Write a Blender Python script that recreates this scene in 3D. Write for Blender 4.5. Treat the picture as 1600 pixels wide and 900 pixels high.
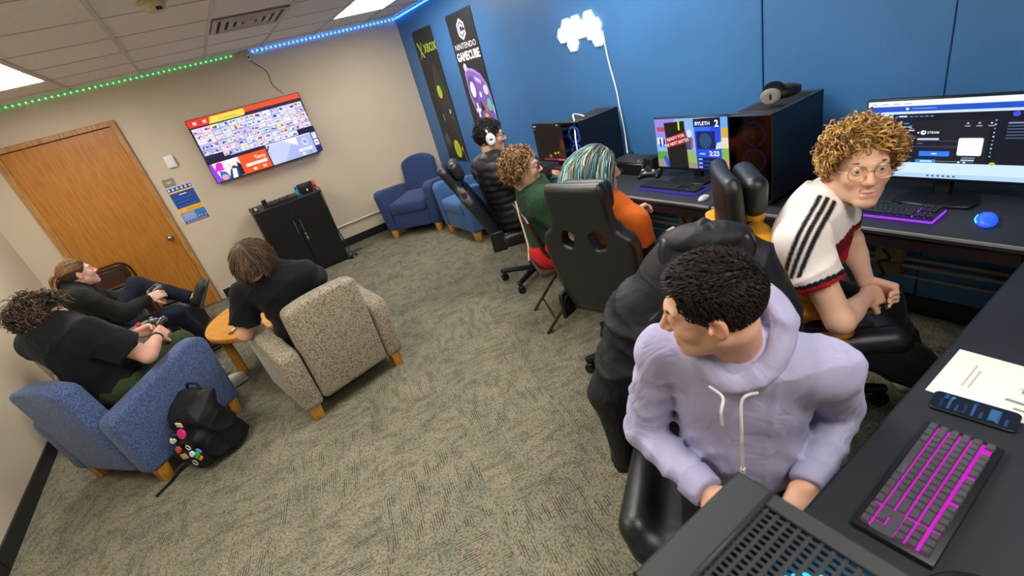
import bpy, bmesh, math, random
import numpy as np
from mathutils import Vector, Matrix
for o in list(bpy.data.objects): bpy.data.objects.remove(o)
SC = bpy.context.scene
COL = SC.collection
random.seed(7); RNG = np.random.default_rng(7)
PI = math.pi

# ---------------------------------------------------------------- camera
cd = bpy.data.cameras.new('camera'); cam = bpy.data.objects.new('camera', cd); COL.objects.link(cam)
cd.sensor_width = 36.0; cd.sensor_fit = 'HORIZONTAL'; cd.lens = 36.0*739.1/1600.0
cd.clip_start = 0.02
_r, _d, _f = Vector((0.8037,-0.5411,-0.2474)), Vector((-0.4359,-0.2525,-0.8639)), Vector((0.405,0.8021,-0.4388))
cam.matrix_world = Matrix(((_r.x,-_d.x,-_f.x,0),(_r.y,-_d.y,-_f.y,0),(_r.z,-_d.z,-_f.z,1.749),(0,0,0,1)))
cd.dof.use_dof = True; cd.dof.focus_distance = 2.6; cd.dof.aperture_fstop = 4.5
SC.camera = cam
# ---------------------------------------------------------------- world, exposure
W = bpy.data.worlds.new('world'); SC.world = W; W.use_nodes = True
W.node_tree.nodes['Background'].inputs[0].default_value = (0.55,0.6,0.7,1)
W.node_tree.nodes['Background'].inputs[1].default_value = 0.02
SC.view_settings.view_transform = 'Standard'; SC.view_settings.look = 'None'
SC.view_settings.gamma = 1.0; SC.view_settings.use_curve_mapping = False
SC.view_settings.exposure = 0.0
LAMP = 20.5          # strength of the ceiling panels
# the room: x runs along the television wall, y towards it, z up, metres
XR, YB, ZC, YF = 2.69, 6.40, 2.44, -1.9

# ---------------------------------------------------------------- materials
MATS = {}
def nt(name):
    m = bpy.data.materials.new(name); m.use_nodes = True
    return m, m.node_tree, m.node_tree.nodes['Principled BSDF']
def rgb(h):
    if isinstance(h, str):
        h = h.lstrip('#'); c = [int(h[i:i+2],16)/255 for i in (0,2,4)]
        return tuple((x/12.92 if x <= .04045 else ((x+.055)/1.055)**2.4) for x in c)
    return tuple(h[:3])
def mat(name, col, rough=.6, metal=0., spec=.5, bump=0., bscale=200., var=0., vscale=8., emit=None, es=1., sheen=0., trans=0., stretch=None, detail=3., fold=0., fscale=9.):
    if name in MATS: return MATS[name]
    m, t, b = nt(name); N = t.nodes; Lk = t.links
    c = rgb(col)
    b.inputs['Base Color'].default_value = (*c,1); b.inputs['Roughness'].default_value = rough
    b.inputs['Metallic'].default_value = metal; b.inputs['Specular IOR Level'].default_value = spec
    if sheen: b.inputs['Sheen Weight'].default_value = sheen
    if trans: b.inputs['Transmission Weight'].default_value = trans
    if emit: b.inputs['Emission Color'].default_value = (*rgb(emit),1); b.inputs['Emission Strength'].default_value = es
    if bump or var or fold:
        tc = N.new('ShaderNodeTexCoord'); src = tc.outputs['Object']
        if stretch:
            mp = N.new('ShaderNodeMapping'); mp.inputs['Scale'].default_value = stretch; Lk.new(src, mp.inputs[0]); src = mp.outputs[0]
    if var:
        n = N.new('ShaderNodeTexNoise'); n.inputs['Scale'].default_value = vscale; n.inputs['Detail'].default_value = detail; Lk.new(src, n.inputs['Vector'])
        r = N.new('ShaderNodeValToRGB'); r.color_ramp.elements[0].position = .3; r.color_ramp.elements[1].position = .7
        r.color_ramp.elements[0].color = (*[x*(1-var) for x in c],1); r.color_ramp.elements[1].color = (*[min(1,x*(1+var)) for x in c],1)
        Lk.new(n.outputs[0], r.inputs[0]); Lk.new(r.outputs[0], b.inputs['Base Color'])
    if bump:
        n2 = N.new('ShaderNodeTexNoise'); n2.inputs['Scale'].default_value = bscale; n2.inputs['Detail'].default_value = 2; Lk.new(src, n2.inputs['Vector'])
        bp = N.new('ShaderNodeBump'); bp.inputs['Strength'].default_value = bump; bp.inputs['Distance'].default_value = .003
        Lk.new(n2.outputs[0], bp.inputs['Height']); Lk.new(bp.outputs[0], b.inputs['Normal'])
    if fold:
        n3 = N.new('ShaderNodeTexNoise'); n3.inputs['Scale'].default_value = fscale; n3.inputs['Detail'].default_value = 2; n3.inputs['Distortion'].default_value = 1.6; Lk.new(src, n3.inputs['Vector'])
        b3 = N.new('ShaderNodeBump'); b3.inputs['Strength'].default_value = fold; b3.inputs['Distance'].default_value = .03
        Lk.new(n3.outputs[0], b3.inputs['Height'])
        if bump: Lk.new(b3.outputs[0], bp.inputs['Normal'])
        else: Lk.new(b3.outputs[0], b.inputs['Normal'])
    MATS[name] = m; return m
def attr_mat(name, rough=.6, emit=0., spec=.4, sss=0., bump=0., bscale=300., aniso=0.):
    """colour comes from the mesh's colour attribute (printed matter, screens, hair, skin)"""
    if name in MATS: return MATS[name]
    m, t, b = nt(name); a = t.nodes.new('ShaderNodeAttribute'); a.attribute_name = 'Col'
    b.inputs['Roughness'].default_value = rough; b.inputs['Specular IOR Level'].default_value = spec
    if emit:
        b.inputs['Base Color'].default_value = (.01,.01,.01,1)
        t.links.new(a.outputs['Color'], b.inputs['Emission Color']); b.inputs['Emission Strength'].default_value = emit
    else: t.links.new(a.outputs['Color'], b.inputs['Base Color'])
    if sss: b.inputs['Subsurface Weight'].default_value = sss; b.inputs['Subsurface Radius'].default_value = (.012,.005,.003); b.inputs['Subsurface Scale'].default_value = .6
    if bump:
        tc = t.nodes.new('ShaderNodeTexCoord'); n2 = t.nodes.new('ShaderNodeTexNoise'); n2.inputs['Scale'].default_value = bscale
        t.links.new(tc.outputs['Object'], n2.inputs['Vector'])
        bp = t.nodes.new('ShaderNodeBump'); bp.inputs['Strength'].default_value = bump; bp.inputs['Distance'].default_value = .002
        t.links.new(n2.outputs[0], bp.inputs['Height']); t.links.new(bp.outputs[0], b.inputs['Normal'])
    MATS[name] = m; return m

# ---------------------------------------------------------------- objects
def tag(o, label=None, cat=None, group=None, kind=None):
    if label: o['label'] = label
    if cat: o['category'] = cat
    if group: o['group'] = group
    if kind: o['kind'] = kind
    return o
def empty(name, loc=(0,0,0), rz=0., label=None, cat=None, group=None):
    o = bpy.data.objects.new(name, None); COL.objects.link(o); o.location = loc; o.rotation_euler = (0,0,rz)
    o.empty_display_size = .1
    return tag(o, label, cat, group)
def link(name, me, m, parent=None, loc=None, rot=None):
    o = bpy.data.objects.new(name, me); COL.objects.link(o)
    if m is not None and len(me.materials) == 0: me.materials.append(m)
    o.parent = parent
    if loc is not None: o.location = loc
    if rot is not None: o.rotation_euler = rot
    return o
def copy_tree(o, parent=None):
    c = o.copy(); COL.objects.link(c); c.parent = parent
    for ch in list(o.children): copy_tree(ch, c)
    return c
def dup(src, loc, rz, label=None, group=None):
    c = copy_tree(src); c.location = loc; c.rotation_euler = (0,0,rz)
    if label: c['label'] = label
    if group: c['group'] = group
    return c
class MB:
    """collects shapes into one mesh"""
    def __init__(s): s.bm = bmesh.new()
    def _new(s, fn):
        old = set(s.bm.verts); fn(); return [v for v in s.bm.verts if v not in old]
    def box(s, lo, hi, bev=0., seg=2, M=None):
        lo = Vector(lo); hi = Vector(hi); c = (lo+hi)/2; d = hi-lo
        t = bmesh.new(); bmesh.ops.create_cube(t, size=1, matrix=Matrix.Translation(c) @ Matrix.Diagonal((*d,1)))
        if bev: bmesh.ops.bevel(t, geom=list(t.edges), offset=min(bev, min(d)*.49), segments=seg, affect='EDGES', profile=.5)
        s.add(t, M); return s
    def add(s, t, M=None):
        if M is not None: bmesh.ops.transform(t, matrix=M, verts=list(t.verts))
        me = bpy.data.meshes.new('t'); t.to_mesh(me); t.free(); s.bm.from_mesh(me); bpy.data.meshes.remove(me)
    def cyl(s, a, b, r, r2=None, n=16, bev=0.):
        a = Vector(a); b = Vector(b); d = b-a
        t = bmesh.new(); bmesh.ops.create_cone(t, cap_ends=True, segments=n, radius1=r, radius2=r if r2 is None else r2, depth=d.length)
        if bev: bmesh.ops.bevel(t, geom=[e for e in t.edges if len(e.link_faces)==2 and any(len(f.verts)>4 for f in e.link_faces)], offset=bev, segments=2, affect='EDGES')
        s.add(t, Matrix.Translation((a+b)/2) @ d.to_track_quat('Z','Y').to_matrix().to_4x4()); return s
    def sphere(s, c, r, u=16, v=10, M=None):
        r = (r,r,r) if not hasattr(r,'__len__') else r
        t = bmesh.new(); bmesh.ops.create_uvsphere(t, u_segments=u, v_segments=v, radius=1)
        X = Matrix.Translation(c) @ (M or Matrix()) @ Matrix.Diagonal((*r,1)); s.add(t, X); return s
    def tube(s, pts, r, n=8, closed=False, taper=None):
        P = [Vector(p) for p in pts]; m = len(P); rings = []
        T0 = None; nrm = None
        for i,p in enumerate(P):
            if closed: tg = P[(i+1)%m]-P[i-1]
            else: tg = P[min(i+1,m-1)]-P[max(i-1,0)]
            tg.normalize()
            if nrm is None:
                nrm = tg.orthogonal().normalized()
            else:
                nrm = (nrm - tg*nrm.dot(tg)); nrm = nrm.normalized() if nrm.length > 1e-6 else tg.orthogonal().normalized()
            bi = tg.cross(nrm); rr = (r[i] if hasattr(r,'__len__') else r)*(1 if taper is None else 1+(taper-1)*i/(m-1))
            rings.append([s.bm.verts.new(p + (nrm*math.cos(2*PI*k/n) + bi*math.sin(2*PI*k/n))*rr) for k in range(n)])
        for i in range(m if closed else m-1):
            A = rings[i]; B = rings[(i+1)%m]
            for k in range(n): s.bm.faces.new((A[k],A[(k+1)%n],B[(k+1)%n],B[k]))
        if not closed:
            s.bm.faces.new(rings[0][::-1]); s.bm.faces.new(rings[-1])
        return s
    def prism(s, poly, z0, z1, bev=0., seg=2, M=None):
        t = bmesh.new(); a = [t.verts.new((x,y,z0)) for x,y in poly]; b = [t.verts.new((x,y,z1)) for x,y in poly]
        n = len(poly); t.faces.new(a[::-1]); t.faces.new(b)
        for i in range(n): t.faces.new((a[i],a[(i+1)%n],b[(i+1)%n],b[i]))
        bmesh.ops.recalc_face_normals(t, faces=list(t.faces))
        if bev:
            es = [e for e in t.edges if len(e.link_faces)==2 and e.calc_face_angle(0) > .5]
            bmesh.ops.bevel(t, geom=es, offset=bev, segments=seg, affect='EDGES', profile=.5)
        s.add(t, M); return s
    def quad(s, *v):
        s.bm.faces.new([s.bm.verts.new(p) for p in v]); return s
    def warp(s, fn):
        for v in s.bm.verts: v.co = fn(v.co)
        return s
    def me(s, name, smooth=True, angle=40):
        me = bpy.data.meshes.new(name); s.bm.normal_update()
        if smooth:
            for f in s.bm.faces: f.smooth = True
            ca = math.radians(angle)
            for e in s.bm.edges:
                if len(e.link_faces) == 2: e.smooth = e.calc_face_angle(0) < ca
        s.bm.to_mesh(me); s.bm.free(); return me
    def build(s, name, m, parent=None, loc=None, rot=None, smooth=True, angle=40):
        return link(name, s.me(name, smooth, angle), m, parent, loc, rot)
def arc(cx, cy, r, a0, a1, n, ry=None):
    return [(cx + r*math.cos(a0+(a1-a0)*i/n), cy + (ry or r)*math.sin(a0+(a1-a0)*i/n)) for i in range(n+1)]
def rrect(w, h, r, n=4, cx=0, cy=0):
    o = []
    for sx, sy, a in ((1,1,0),(-1,1,PI/2),(-1,-1,PI),(1,-1,3*PI/2)):
        o += arc(cx+sx*(w/2-r), cy+sy*(h/2-r), r, a, a+PI/2, n)
    return o
def spline(pts, n=8):
    P = [Vector(p) for p in pts]; out = []
    for i in range(len(P)-1):
        p0 = P[max(i-1,0)]; p1 = P[i]; p2 = P[i+1]; p3 = P[min(i+2,len(P)-1)]
        for k in range(n):
            t = k/n
            out.append(.5*((2*p1)+(-p0+p2)*t+(2*p0-5*p1+4*p2-p3)*t*t+(-p0+3*p1-3*p2+p3)*t**3))
    return out+[P[-1]]

# ---------------------------------------------------------------- flat print: coloured faces on a plate
class Print:
    """flat artwork of W x H metres; items are drawn one above the other (0.15 mm steps); x right, y up, from the lower left"""
    STEP = .00015
    def __init__(s, W, H): s.W=W; s.H=H; s.v=[]; s.f=[]; s.c=[]; s.z=0.
    def poly(s, pts, col, raw=False):
        s.z += s.STEP; n = len(s.v); c = rgb(col)
        s.v += [(x,y,s.z) for x,y in pts]; s.f.append(list(range(n,n+len(pts)))); s.c.append(c); return s
    def rect(s, x0, y0, x1, y1, col): return s.poly([(x0,y0),(x1,y0),(x1,y1),(x0,y1)], col)
    def disc(s, cx, cy, rx, col, ry=None, n=20): return s.poly(arc(cx,cy,rx,0,2*PI*(n-1)/n,n-1,ry), col)
    def text(s, txt, x, y, size, col, sx=1., align='LEFT', rot=0., bold=0., shear=0.):
        s.z += s.STEP
        cu = bpy.data.curves.new('t','FONT'); cu.body = txt; cu.size = size; cu.align_x = align; cu.resolution_u = 2; cu.offset = bold*size; cu.shear = shear
        ob = bpy.data.objects.new('t', cu); COL.objects.link(ob)
        dg = bpy.context.evaluated_depsgraph_get(); me = bpy.data.meshes.new_from_object(ob.evaluated_get(dg))
        n = len(s.v); c = rgb(col); cr, sr = math.cos(rot), math.sin(rot)
        for v in me.vertices:
            px, py = v.co.x*sx, v.co.y; s.v.append((x+px*cr-py*sr, y+px*sr+py*cr, s.z))
        for p in me.polygons: s.f.append([n+i for i in p.vertices]); s.c.append(c)
        bpy.data.objects.remove(ob); bpy.data.curves.remove(cu); bpy.data.meshes.remove(me); return s
    def build(s, name, m, parent, loc, ex, ey, off=0.):
        """ex, ey: directions of the artwork's right and up"""
        ex = Vector(ex); ey = Vector(ey); ez = ex.cross(ey); L = Vector(loc)+ez*off
        me = bpy.data.meshes.new(name); me.from_pydata([L+ex*x+ey*y+ez*z for x,y,z in s.v], [], s.f)
        a = me.color_attributes.new('Col','FLOAT_COLOR','CORNER'); buf = []
        for f, c in zip(s.f, s.c): buf += [c[0],c[1],c[2],1.]*len(f)
        a.data.foreach_set('color', buf); me.update()
        return link(name, me, m, parent)

# ---------------------------------------------------------------- smooth solids (distance fields meshed with surface nets)
def V3(*a): return np.array(a, float)
def nrm(v): v = np.asarray(v,float); return v/(np.linalg.norm(v)+1e-12)
def frame(fwd, up=(0,0,1)):
    """rows: left, forward, up"""
    f = nrm(fwd); l = nrm(np.cross(up, f)); u = np.cross(f, l); return np.stack([l, f, u])
class SDF:
    def __init__(s): s.p = []
    def _a(s, fn, lo, hi, k, op): s.p.append((fn, np.minimum(lo,hi), np.maximum(lo,hi), k, op)); return s
    def cone(s, a, b, ra, rb, k=.02, clips=(), op=1, flat=None):
        a = np.asarray(a,float); b = np.asarray(b,float); ba = b-a; l2 = float(ba@ba)+1e-12; R = max(ra,rb)*(1.0 if flat is None else max(1,flat[1]))
        def fn(P):
            pa = P-a; h = np.clip(pa@ba/l2,0,1); q = pa-h[...,None]*ba
            if flat is not None:
                n, sc = flat; q = q+np.asarray(n)*((q@np.asarray(n))*(1/sc-1))[...,None]
            d = np.sqrt((q*q).sum(-1))-(ra+(rb-ra)*h)
            for c, n in clips: d = np.maximum(d, (P-c)@n)
            return d
        return s._a(fn, np.minimum(a,b)-R, np.maximum(a,b)+R, k, op)
    def ell(s, c, r, F=None, k=.02, op=1, clips=()):
        c = np.asarray(c,float); r = np.asarray(r if hasattr(r,'__len__') else (r,)*3,float); F = np.eye(3) if F is None else F; R = r.max()
        def fn(P):
            q = (P-c)@F.T; k0 = np.sqrt(((q/r)**2).sum(-1)); k1 = np.sqrt(((q/r**2)**2).sum(-1))+1e-9
            d = k0*(k0-1)/k1
            for cc, n in clips: d = np.maximum(d, (P-cc)@n)
            return d
        return s._a(fn, c-R, c+R, k, op)
    def box(s, c, h, rad, F=None, k=.02, op=1, clips=()):
        c = np.asarray(c,float); h = np.asarray(h,float); F = np.eye(3) if F is None else F; R = np.linalg.norm(h)
        ext = np.abs(F.T)@h
        def fn(P):
            q = np.abs((P-c)@F.T)-(h-rad); d = np.sqrt((np.maximum(q,0)**2).sum(-1))+np.minimum(q.max(-1),0)-rad
            for cc, n in clips: d = np.maximum(d, (P-cc)@n)
            return d
        return s._a(fn, c-ext, c+ext, k, op)
    def fn(s, f, lo, hi, k=.01, op=1): return s._a(f, np.asarray(lo,float), np.asarray(hi,float), k, op)
    def mesh(s, res, disp=None, lo=None, hi=None):
        pos = [p for p in s.p if p[4] > 0]
        L = np.min([p[1] for p in pos],0)-3*res if lo is None else np.asarray(lo,float)
        Hh = np.max([p[2] for p in pos],0)+3*res if hi is None else np.asarray(hi,float)
        n = np.ceil((Hh-L)/res).astype(int)+1
        D = np.full(n, .2, np.float32); ax = [L[i]+res*np.arange(n[i]) for i in range(3)]
        for fn, l, h, k, op in s.p:
            m = abs(k)*1.2+2.5*res
            i0 = np.clip(np.floor((l-m-L)/res).astype(int),0,n); i1 = np.clip(np.ceil((h+m-L)/res).astype(int)+1,0,n)
            if (i1<=i0).any(): continue
            sl = tuple(slice(i0[i],i1[i]) for i in range(3))
            P = np.stack(np.meshgrid(*[ax[i][sl[i]] for i in range(3)], indexing='ij'),-1)
            d = fn(P).astype(np.float32); E = D[sl]
            if op > 0: hh = np.clip(.5+.5*(E-d)/k,0,1); D[sl] = E*(1-hh)+d*hh-k*hh*(1-hh)
            else: hh = np.clip(.5-.5*(E+d)/k,0,1); D[sl] = E*(1-hh)-d*hh+k*hh*(1-hh)
        if disp is not None:
            idx = np.nonzero(np.abs(D) < .035); P = np.stack([ax[i][idx[i]] for i in range(3)],-1); D[idx] += disp(P).astype(np.float32)
        return nets(D, L, res)
def nets(D, L, res):
    S = D < 0
    c = S[:-1,:-1,:-1].astype(np.int8)
    c = c+S[1:,:-1,:-1]+S[:-1,1:,:-1]+S[1:,1:,:-1]+S[:-1,:-1,1:]+S[1:,:-1,1:]+S[:-1,1:,1:]+S[1:,1:,1:]
    act = (c>0)&(c<8); I = np.stack(np.nonzero(act),-1); idm = np.full(act.shape,-1,np.int32); idm[act] = np.arange(len(I))
    off = np.array([(i>>2&1,i>>1&1,i&1) for i in range(8)]); val = np.stack([D[I[:,0]+o[0],I[:,1]+o[1],I[:,2]+o[2]] for o in off],1)
    acc = np.zeros((len(I),3)); cnt = np.zeros(len(I))
    for a in range(8):
        for b in range(a+1,8):
            if np.abs(off[a]-off[b]).sum() != 1: continue
            va, vb = val[:,a], val[:,b]; m = (va<0)!=(vb<0); t = va[m]/(va[m]-vb[m])
            acc[m] += off[a]+(off[b]-off[a])*t[:,None]; cnt[m] += 1
    V = L+res*(I+acc/cnt[:,None]); Q = []
    for ax in range(3):
        s0 = [slice(None)]*3; s1 = [slice(None)]*3; s0[ax] = slice(0,-1); s1[ax] = slice(1,None)
        A = S[tuple(s0)]; B = S[tuple(s1)]; u, v = (ax+1)%3, (ax+2)%3
        E = np.stack(np.nonzero(A!=B),-1); ok = (E[:,u]>0)&(E[:,v]>0)&(E[:,u]<D.shape[u]-1)&(E[:,v]<D.shape[v]-1); E = E[ok]
        eu = np.eye(3,dtype=int)[u]; ev = np.eye(3,dtype=int)[v]
        q = np.stack([idm[tuple((E-eu-ev).T)],idm[tuple((E-ev).T)],idm[tuple(E.T)],idm[tuple((E-eu).T)]],1)
        fl = ~A[tuple(E.T)]; q[fl] = q[fl][:,::-1]; Q.append(q)
    return V, np.concatenate(Q)
def relax(V, Q, it=1, w=.5):
    for _ in range(it):
        acc = np.zeros_like(V); cnt = np.zeros(len(V))
        for i in range(4):
            a, b = Q[:,i], Q[:,(i+1)%4]
            for d in range(3):
                acc[:,d] += np.bincount(a, V[b,d], len(V))+np.bincount(b, V[a,d], len(V))
            cnt += np.bincount(a, minlength=len(V))+np.bincount(b, minlength=len(V))
        V = V*(1-w)+acc/np.maximum(cnt,1)[:,None]*w
    return V
def npmesh(name, V, F, m, parent=None, col=None, smooth=True):
    """V (n,3), F (m,4) or (m,3) arrays, optional colours per vertex"""
    V = np.asarray(V,np.float32); F = np.asarray(F,np.int32); k = F.shape[1]
    me = bpy.data.meshes.new(name); me.vertices.add(len(V)); me.vertices.foreach_set('co', V.ravel())
    me.loops.add(F.size); me.loops.foreach_set('vertex_index', F.ravel())
    me.polygons.add(len(F)); me.polygons.foreach_set('loop_start', np.arange(0,F.size,k,dtype=np.int32))
    me.polygons.foreach_set('use_smooth', np.full(len(F), smooth))
    me.update(calc_edges=True)
    if col is not None:
        a = me.color_attributes.new('Col','FLOAT_COLOR','POINT'); c = np.ones((len(V),4),np.float32); c[:,:3] = col; a.data.foreach_set('color', c.ravel())
    return link(name, me, m, parent)
def join_np(parts):
    V = []; F = []; n = 0; C = []
    for p in parts:
        V.append(p[0]); F.append(np.asarray(p[1])+n); n += len(p[0])
        if len(p) > 2: C.append(p[2])
    return (np.concatenate(V), np.concatenate(F), np.concatenate(C) if C else None)
def sdf_obj(S, name, m, parent, res, disp=None, rel=1):
    V, Q = S.mesh(res, disp); V = relax(V, Q, rel) if rel else V
    return npmesh(name, V, Q, m, parent)
def folds(amp, seed=0, f=32., aniso=None):
    r = np.random.default_rng(seed); ks = r.normal(size=(4,3)); ks /= np.linalg.norm(ks,axis=1)[:,None]; ph = r.uniform(0,6.28,8)
    if aniso is not None: ks = ks*np.asarray(aniso)
    def fn(P):
        w = np.sin(P@ks[0]*f*.45+ph[0])*1.3+np.sin(P@ks[1]*f*.3+ph[1])*1.1
        a = 1-np.abs(np.sin(P@ks[2]*f*.5+w+ph[2])); b = 1-np.abs(np.sin(P@ks[3]*f*.8+w*1.5+ph[3]))
        return amp*(.5-(a**3)*1.5-(b**3)*.9)
    return fn
# ================================================================ the room
def carpet_mat():
    m, t, b = nt('carpet'); N = t.nodes; K = t.links
    def math_(op, a, b_=None, c=None):
        n = N.new('ShaderNodeMath'); n.operation = op
        for i, x in enumerate((a,b_,c)):
            if x is None: continue
            if isinstance(x,(int,float)): n.inputs[i].default_value = x
            else: K.new(x, n.inputs[i])
        return n.outputs[0]
    tc = N.new('ShaderNodeTexCoord'); mp = N.new('ShaderNodeMapping'); mp.inputs['Rotation'].default_value = (0,0,math.radians(14)); K.new(tc.outputs['Object'], mp.inputs[0])
    sp = N.new('ShaderNodeSeparateXYZ'); K.new(mp.outputs[0], sp.inputs[0])
    x, y = sp.outputs[0], sp.outputs[1]
    par = math_('MODULO', math_('ADD', math_('ADD', math_('FLOOR', math_('DIVIDE', x, .5)), math_('FLOOR', math_('DIVIDE', y, .5))), 200.), 2.)
    def mixf(f, a, c): return math_('ADD', math_('MULTIPLY', a, math_('SUBTRACT', 1., f)), math_('MULTIPLY', c, f))
    u = mixf(par, x, y); v = mixf(par, y, x)
    cmb = N.new('ShaderNodeCombineXYZ'); K.new(u, cmb.inputs[0]); K.new(v, cmb.inputs[1])
    def noise(sc, stretch, det=2.):
        q = N.new('ShaderNodeMapping'); q.inputs['Scale'].default_value = stretch; K.new(cmb.outputs[0], q.inputs[0])
        n = N.new('ShaderNodeTexNoise'); n.inputs['Scale'].default_value = sc; n.inputs['Detail'].default_value = det; K.new(q.outputs[0], n.inputs['Vector']); return n.outputs[0]
    stripe = math_('SINE', math_('MULTIPLY', u, 2*PI/.0115))
    lines = math_('GREATER_THAN', stripe, .35)
    msk = N.new('ShaderNodeMapRange'); msk.inputs[1].default_value = .47; msk.inputs[2].default_value = .62; K.new(noise(9,(3,1,1)), msk.inputs[0])
    dark = math_('MULTIPLY', lines, msk.outputs[0])
    r = N.new('ShaderNodeValToRGB'); cr = r.color_ramp; cr.interpolation = 'LINEAR'
    cols = [(.0,'#3f545e'),(.36,'#5a6766'),(.43,'#767364'),(.53,'#84806f'),(.60,'#8f8872'),(.68,'#9a8660')]
    while len(cr.elements) < len(cols): cr.elements.new(.5)
    for e,(p,c) in zip(cr.elements, cols): e.position = p; e.color = (*rgb(c),1)
    K.new(noise(130,(1,.55,1),1.), r.inputs[0])
    big = N.new('ShaderNodeMixRGB'); big.blend_type = 'MULTIPLY'; big.inputs[0].default_value = .55
    r2 = N.new('ShaderNodeValToRGB'); r2.color_ramp.elements[0].color = (*rgb('#b9c4c2'),1); r2.color_ramp.elements[1].color = (*rgb('#fbf6ea'),1); r2.color_ramp.elements[0].position=.35; r2.color_ramp.elements[1].position=.65
    K.new(noise(5,(1,1,1)), r2.inputs[0]); K.new(r.outputs[0], big.inputs[1]); K.new(r2.outputs[0], big.inputs[2])
    mx = N.new('ShaderNodeMixRGB'); mx.inputs[2].default_value = (*rgb('#3a3a33'),1); K.new(math_('MULTIPLY',dark,.88), mx.inputs[0]); K.new(big.outputs[0], mx.inputs[1])
    K.new(mx.outputs[0], b.inputs['Base Color']); b.inputs['Roughness'].default_value = .95; b.inputs['Specular IOR Level'].default_value = .1
    bp = N.new('ShaderNodeBump'); bp.inputs['Strength'].default_value = .6; bp.inputs['Distance'].default_value = .004
    K.new(math_('SUBTRACT', noise(260,(1,1,1)), dark), bp.inputs['Height']); K.new(bp.outputs[0], b.inputs['Normal'])
    return m
def wood_mat(name, c1, c2, c3, scale, stretch, rough=.4):
    m, t, b = nt(name); N = t.nodes; K = t.links
    tc = N.new('ShaderNodeTexCoord'); mp = N.new('ShaderNodeMapping'); mp.inputs['Scale'].default_value = stretch; K.new(tc.outputs['Object'], mp.inputs[0])
    n = N.new('ShaderNodeTexNoise'); n.inputs['Scale'].default_value = scale; n.inputs['Detail'].default_value = 6; n.inputs['Roughness'].default_value = .6; n.inputs['Distortion'].default_value = .6; K.new(mp.outputs[0], n.inputs['Vector'])
    r = N.new('ShaderNodeValToRGB'); r.color_ramp.elements.new(.5)
    for e,(p,c) in zip(r.color_ramp.elements, ((.32,c1),(.5,c2),(.7,c3))): e.position = p; e.color = (*rgb(c),1)
    K.new(n.outputs[0], r.inputs[0]); K.new(r.outputs[0], b.inputs['Base Color']); b.inputs['Roughness'].default_value = rough
    bp = N.new('ShaderNodeBump'); bp.inputs['Strength'].default_value = .08; K.new(n.outputs[0], bp.inputs['Height']); K.new(bp.outputs[0], b.inputs['Normal'])
    return m
M_beige = mat('beige_wall_paint', '#cbbda5', .75, spec=.25, bump=.15, bscale=60, var=.03, vscale=1.5)
M_blue = mat('blue_wall_paint', '#366ca2', .42, spec=.5, bump=.5, bscale=7, var=.07, vscale=2.2, detail=5)
M_base = mat('black_vinyl', '#101317', .45)
M_tile = mat('ceiling_tile', '#e9e7e4', .9, spec=.1, bump=.5, bscale=160, var=.04, vscale=30)
M_white = mat('white_metal', '#d8d6d0', .5)
M_door = wood_mat('door_oak', '#9a611c', '#ad7024', '#b97e32', 9., (7,7,.55), .35)
M_frame = wood_mat('frame_oak', '#8d5a22', '#ad7a3c', '#bd8c50', 9., (7,7,.6), .45)
M_steel = mat('brushed_steel', '#b9b9b6', .3, metal=1.)
M_black = mat('black_plastic', '#0c0d0f', .42)
M_blackm = mat('black_matte', '#111214', .7)
M_dark = mat('dark_grey_plastic', '#2a2c30', .5)
M_print = attr_mat('printed_paper', .45)
M_screen = attr_mat('lit_screen', .25, emit=1.15)
M_whitep = mat('white_plastic', '#e8e6e0', .4)

XL0, XL1 = -1.86, -1.70      # the left wall runs slightly inwards
def xl(y): return XL0+(XL1-XL0)*(YB-y)/(YB-YF)
floor = MB().box((XL0-.1,YF,-.05),(XR+.1,YB+.1,0)).build('floor', carpet_mat()); tag(floor, 'patterned olive beige carpet floor with thin dark stripes', 'floor', kind='structure')
wb = MB().box((XL0-.1,YB,0),(XR+.1,YB+.1,ZC+.1)).build('wall_back', M_beige); tag(wb, 'beige painted wall behind the television and the wooden door', 'wall', kind='structure')
wl = MB().prism([(xl(YF),YF),(xl(YB),YB),(xl(YB)-.1,YB),(xl(YF)-.1,YF)], 0, ZC+.1).build('wall_left', M_beige); tag(wl, 'beige painted side wall beside the curly haired player', 'wall', kind='structure')
wf = MB().box((XL0-.1,YF-.1,0),(XR+.1,YF,ZC+.1)).build('wall_front', M_beige); tag(wf, 'beige wall behind the photographer', 'wall', kind='structure')
wr = MB().box((XR+.012,YF,0),(XR+.1,YB,ZC+.1)).build('wall_right', mat('blue_joint','#163a63',.7)); tag(wr, 'blue painted concrete wall behind the computer desks', 'wall', kind='structure')
for a, b_ in ((YF,.838),(.842,1.643),(1.65,YB)):
    MB().box((XR,a,0),(XR+.012,b_,ZC+.1), .003, 1).build('panel', M_blue, wr)
MB().box((XR-.006,1.6445,.75),(XR+.013,1.6485,ZC)).build('joint_strip', mat('blue_strip','#1d4f86',.4), wr)
# baseboards
def struct(o, label, cat): return tag(o, label, cat, kind='structure')
bb = MB().box((-.5,YB-.014,0),(XR,YB,.105),.003,1); struct(bb.build('baseboard_back', M_base), 'black vinyl baseboard below the television', 'baseboard')
bl = empty('baseboard_left'); struct(bl, 'black vinyl baseboard along the left wall with a butt joint', 'baseboard')
for y0, y1 in ((-1.9,3.085),(3.092,4.9),(4.905,6.39)):
    MB().prism([(xl(y0),y0),(xl(y0)+.014,y0),(xl(y1)+.014,y1),(xl(y1),y1)], 0, .105).build('base_strip', M_base, bl)
struct(MB().box((XR-.014,-1.8,0),(XR,YB-.02,.105),.003,1).build('baseboard_right', M_base), 'black vinyl baseboard below the blue wall', 'baseboard')
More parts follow.
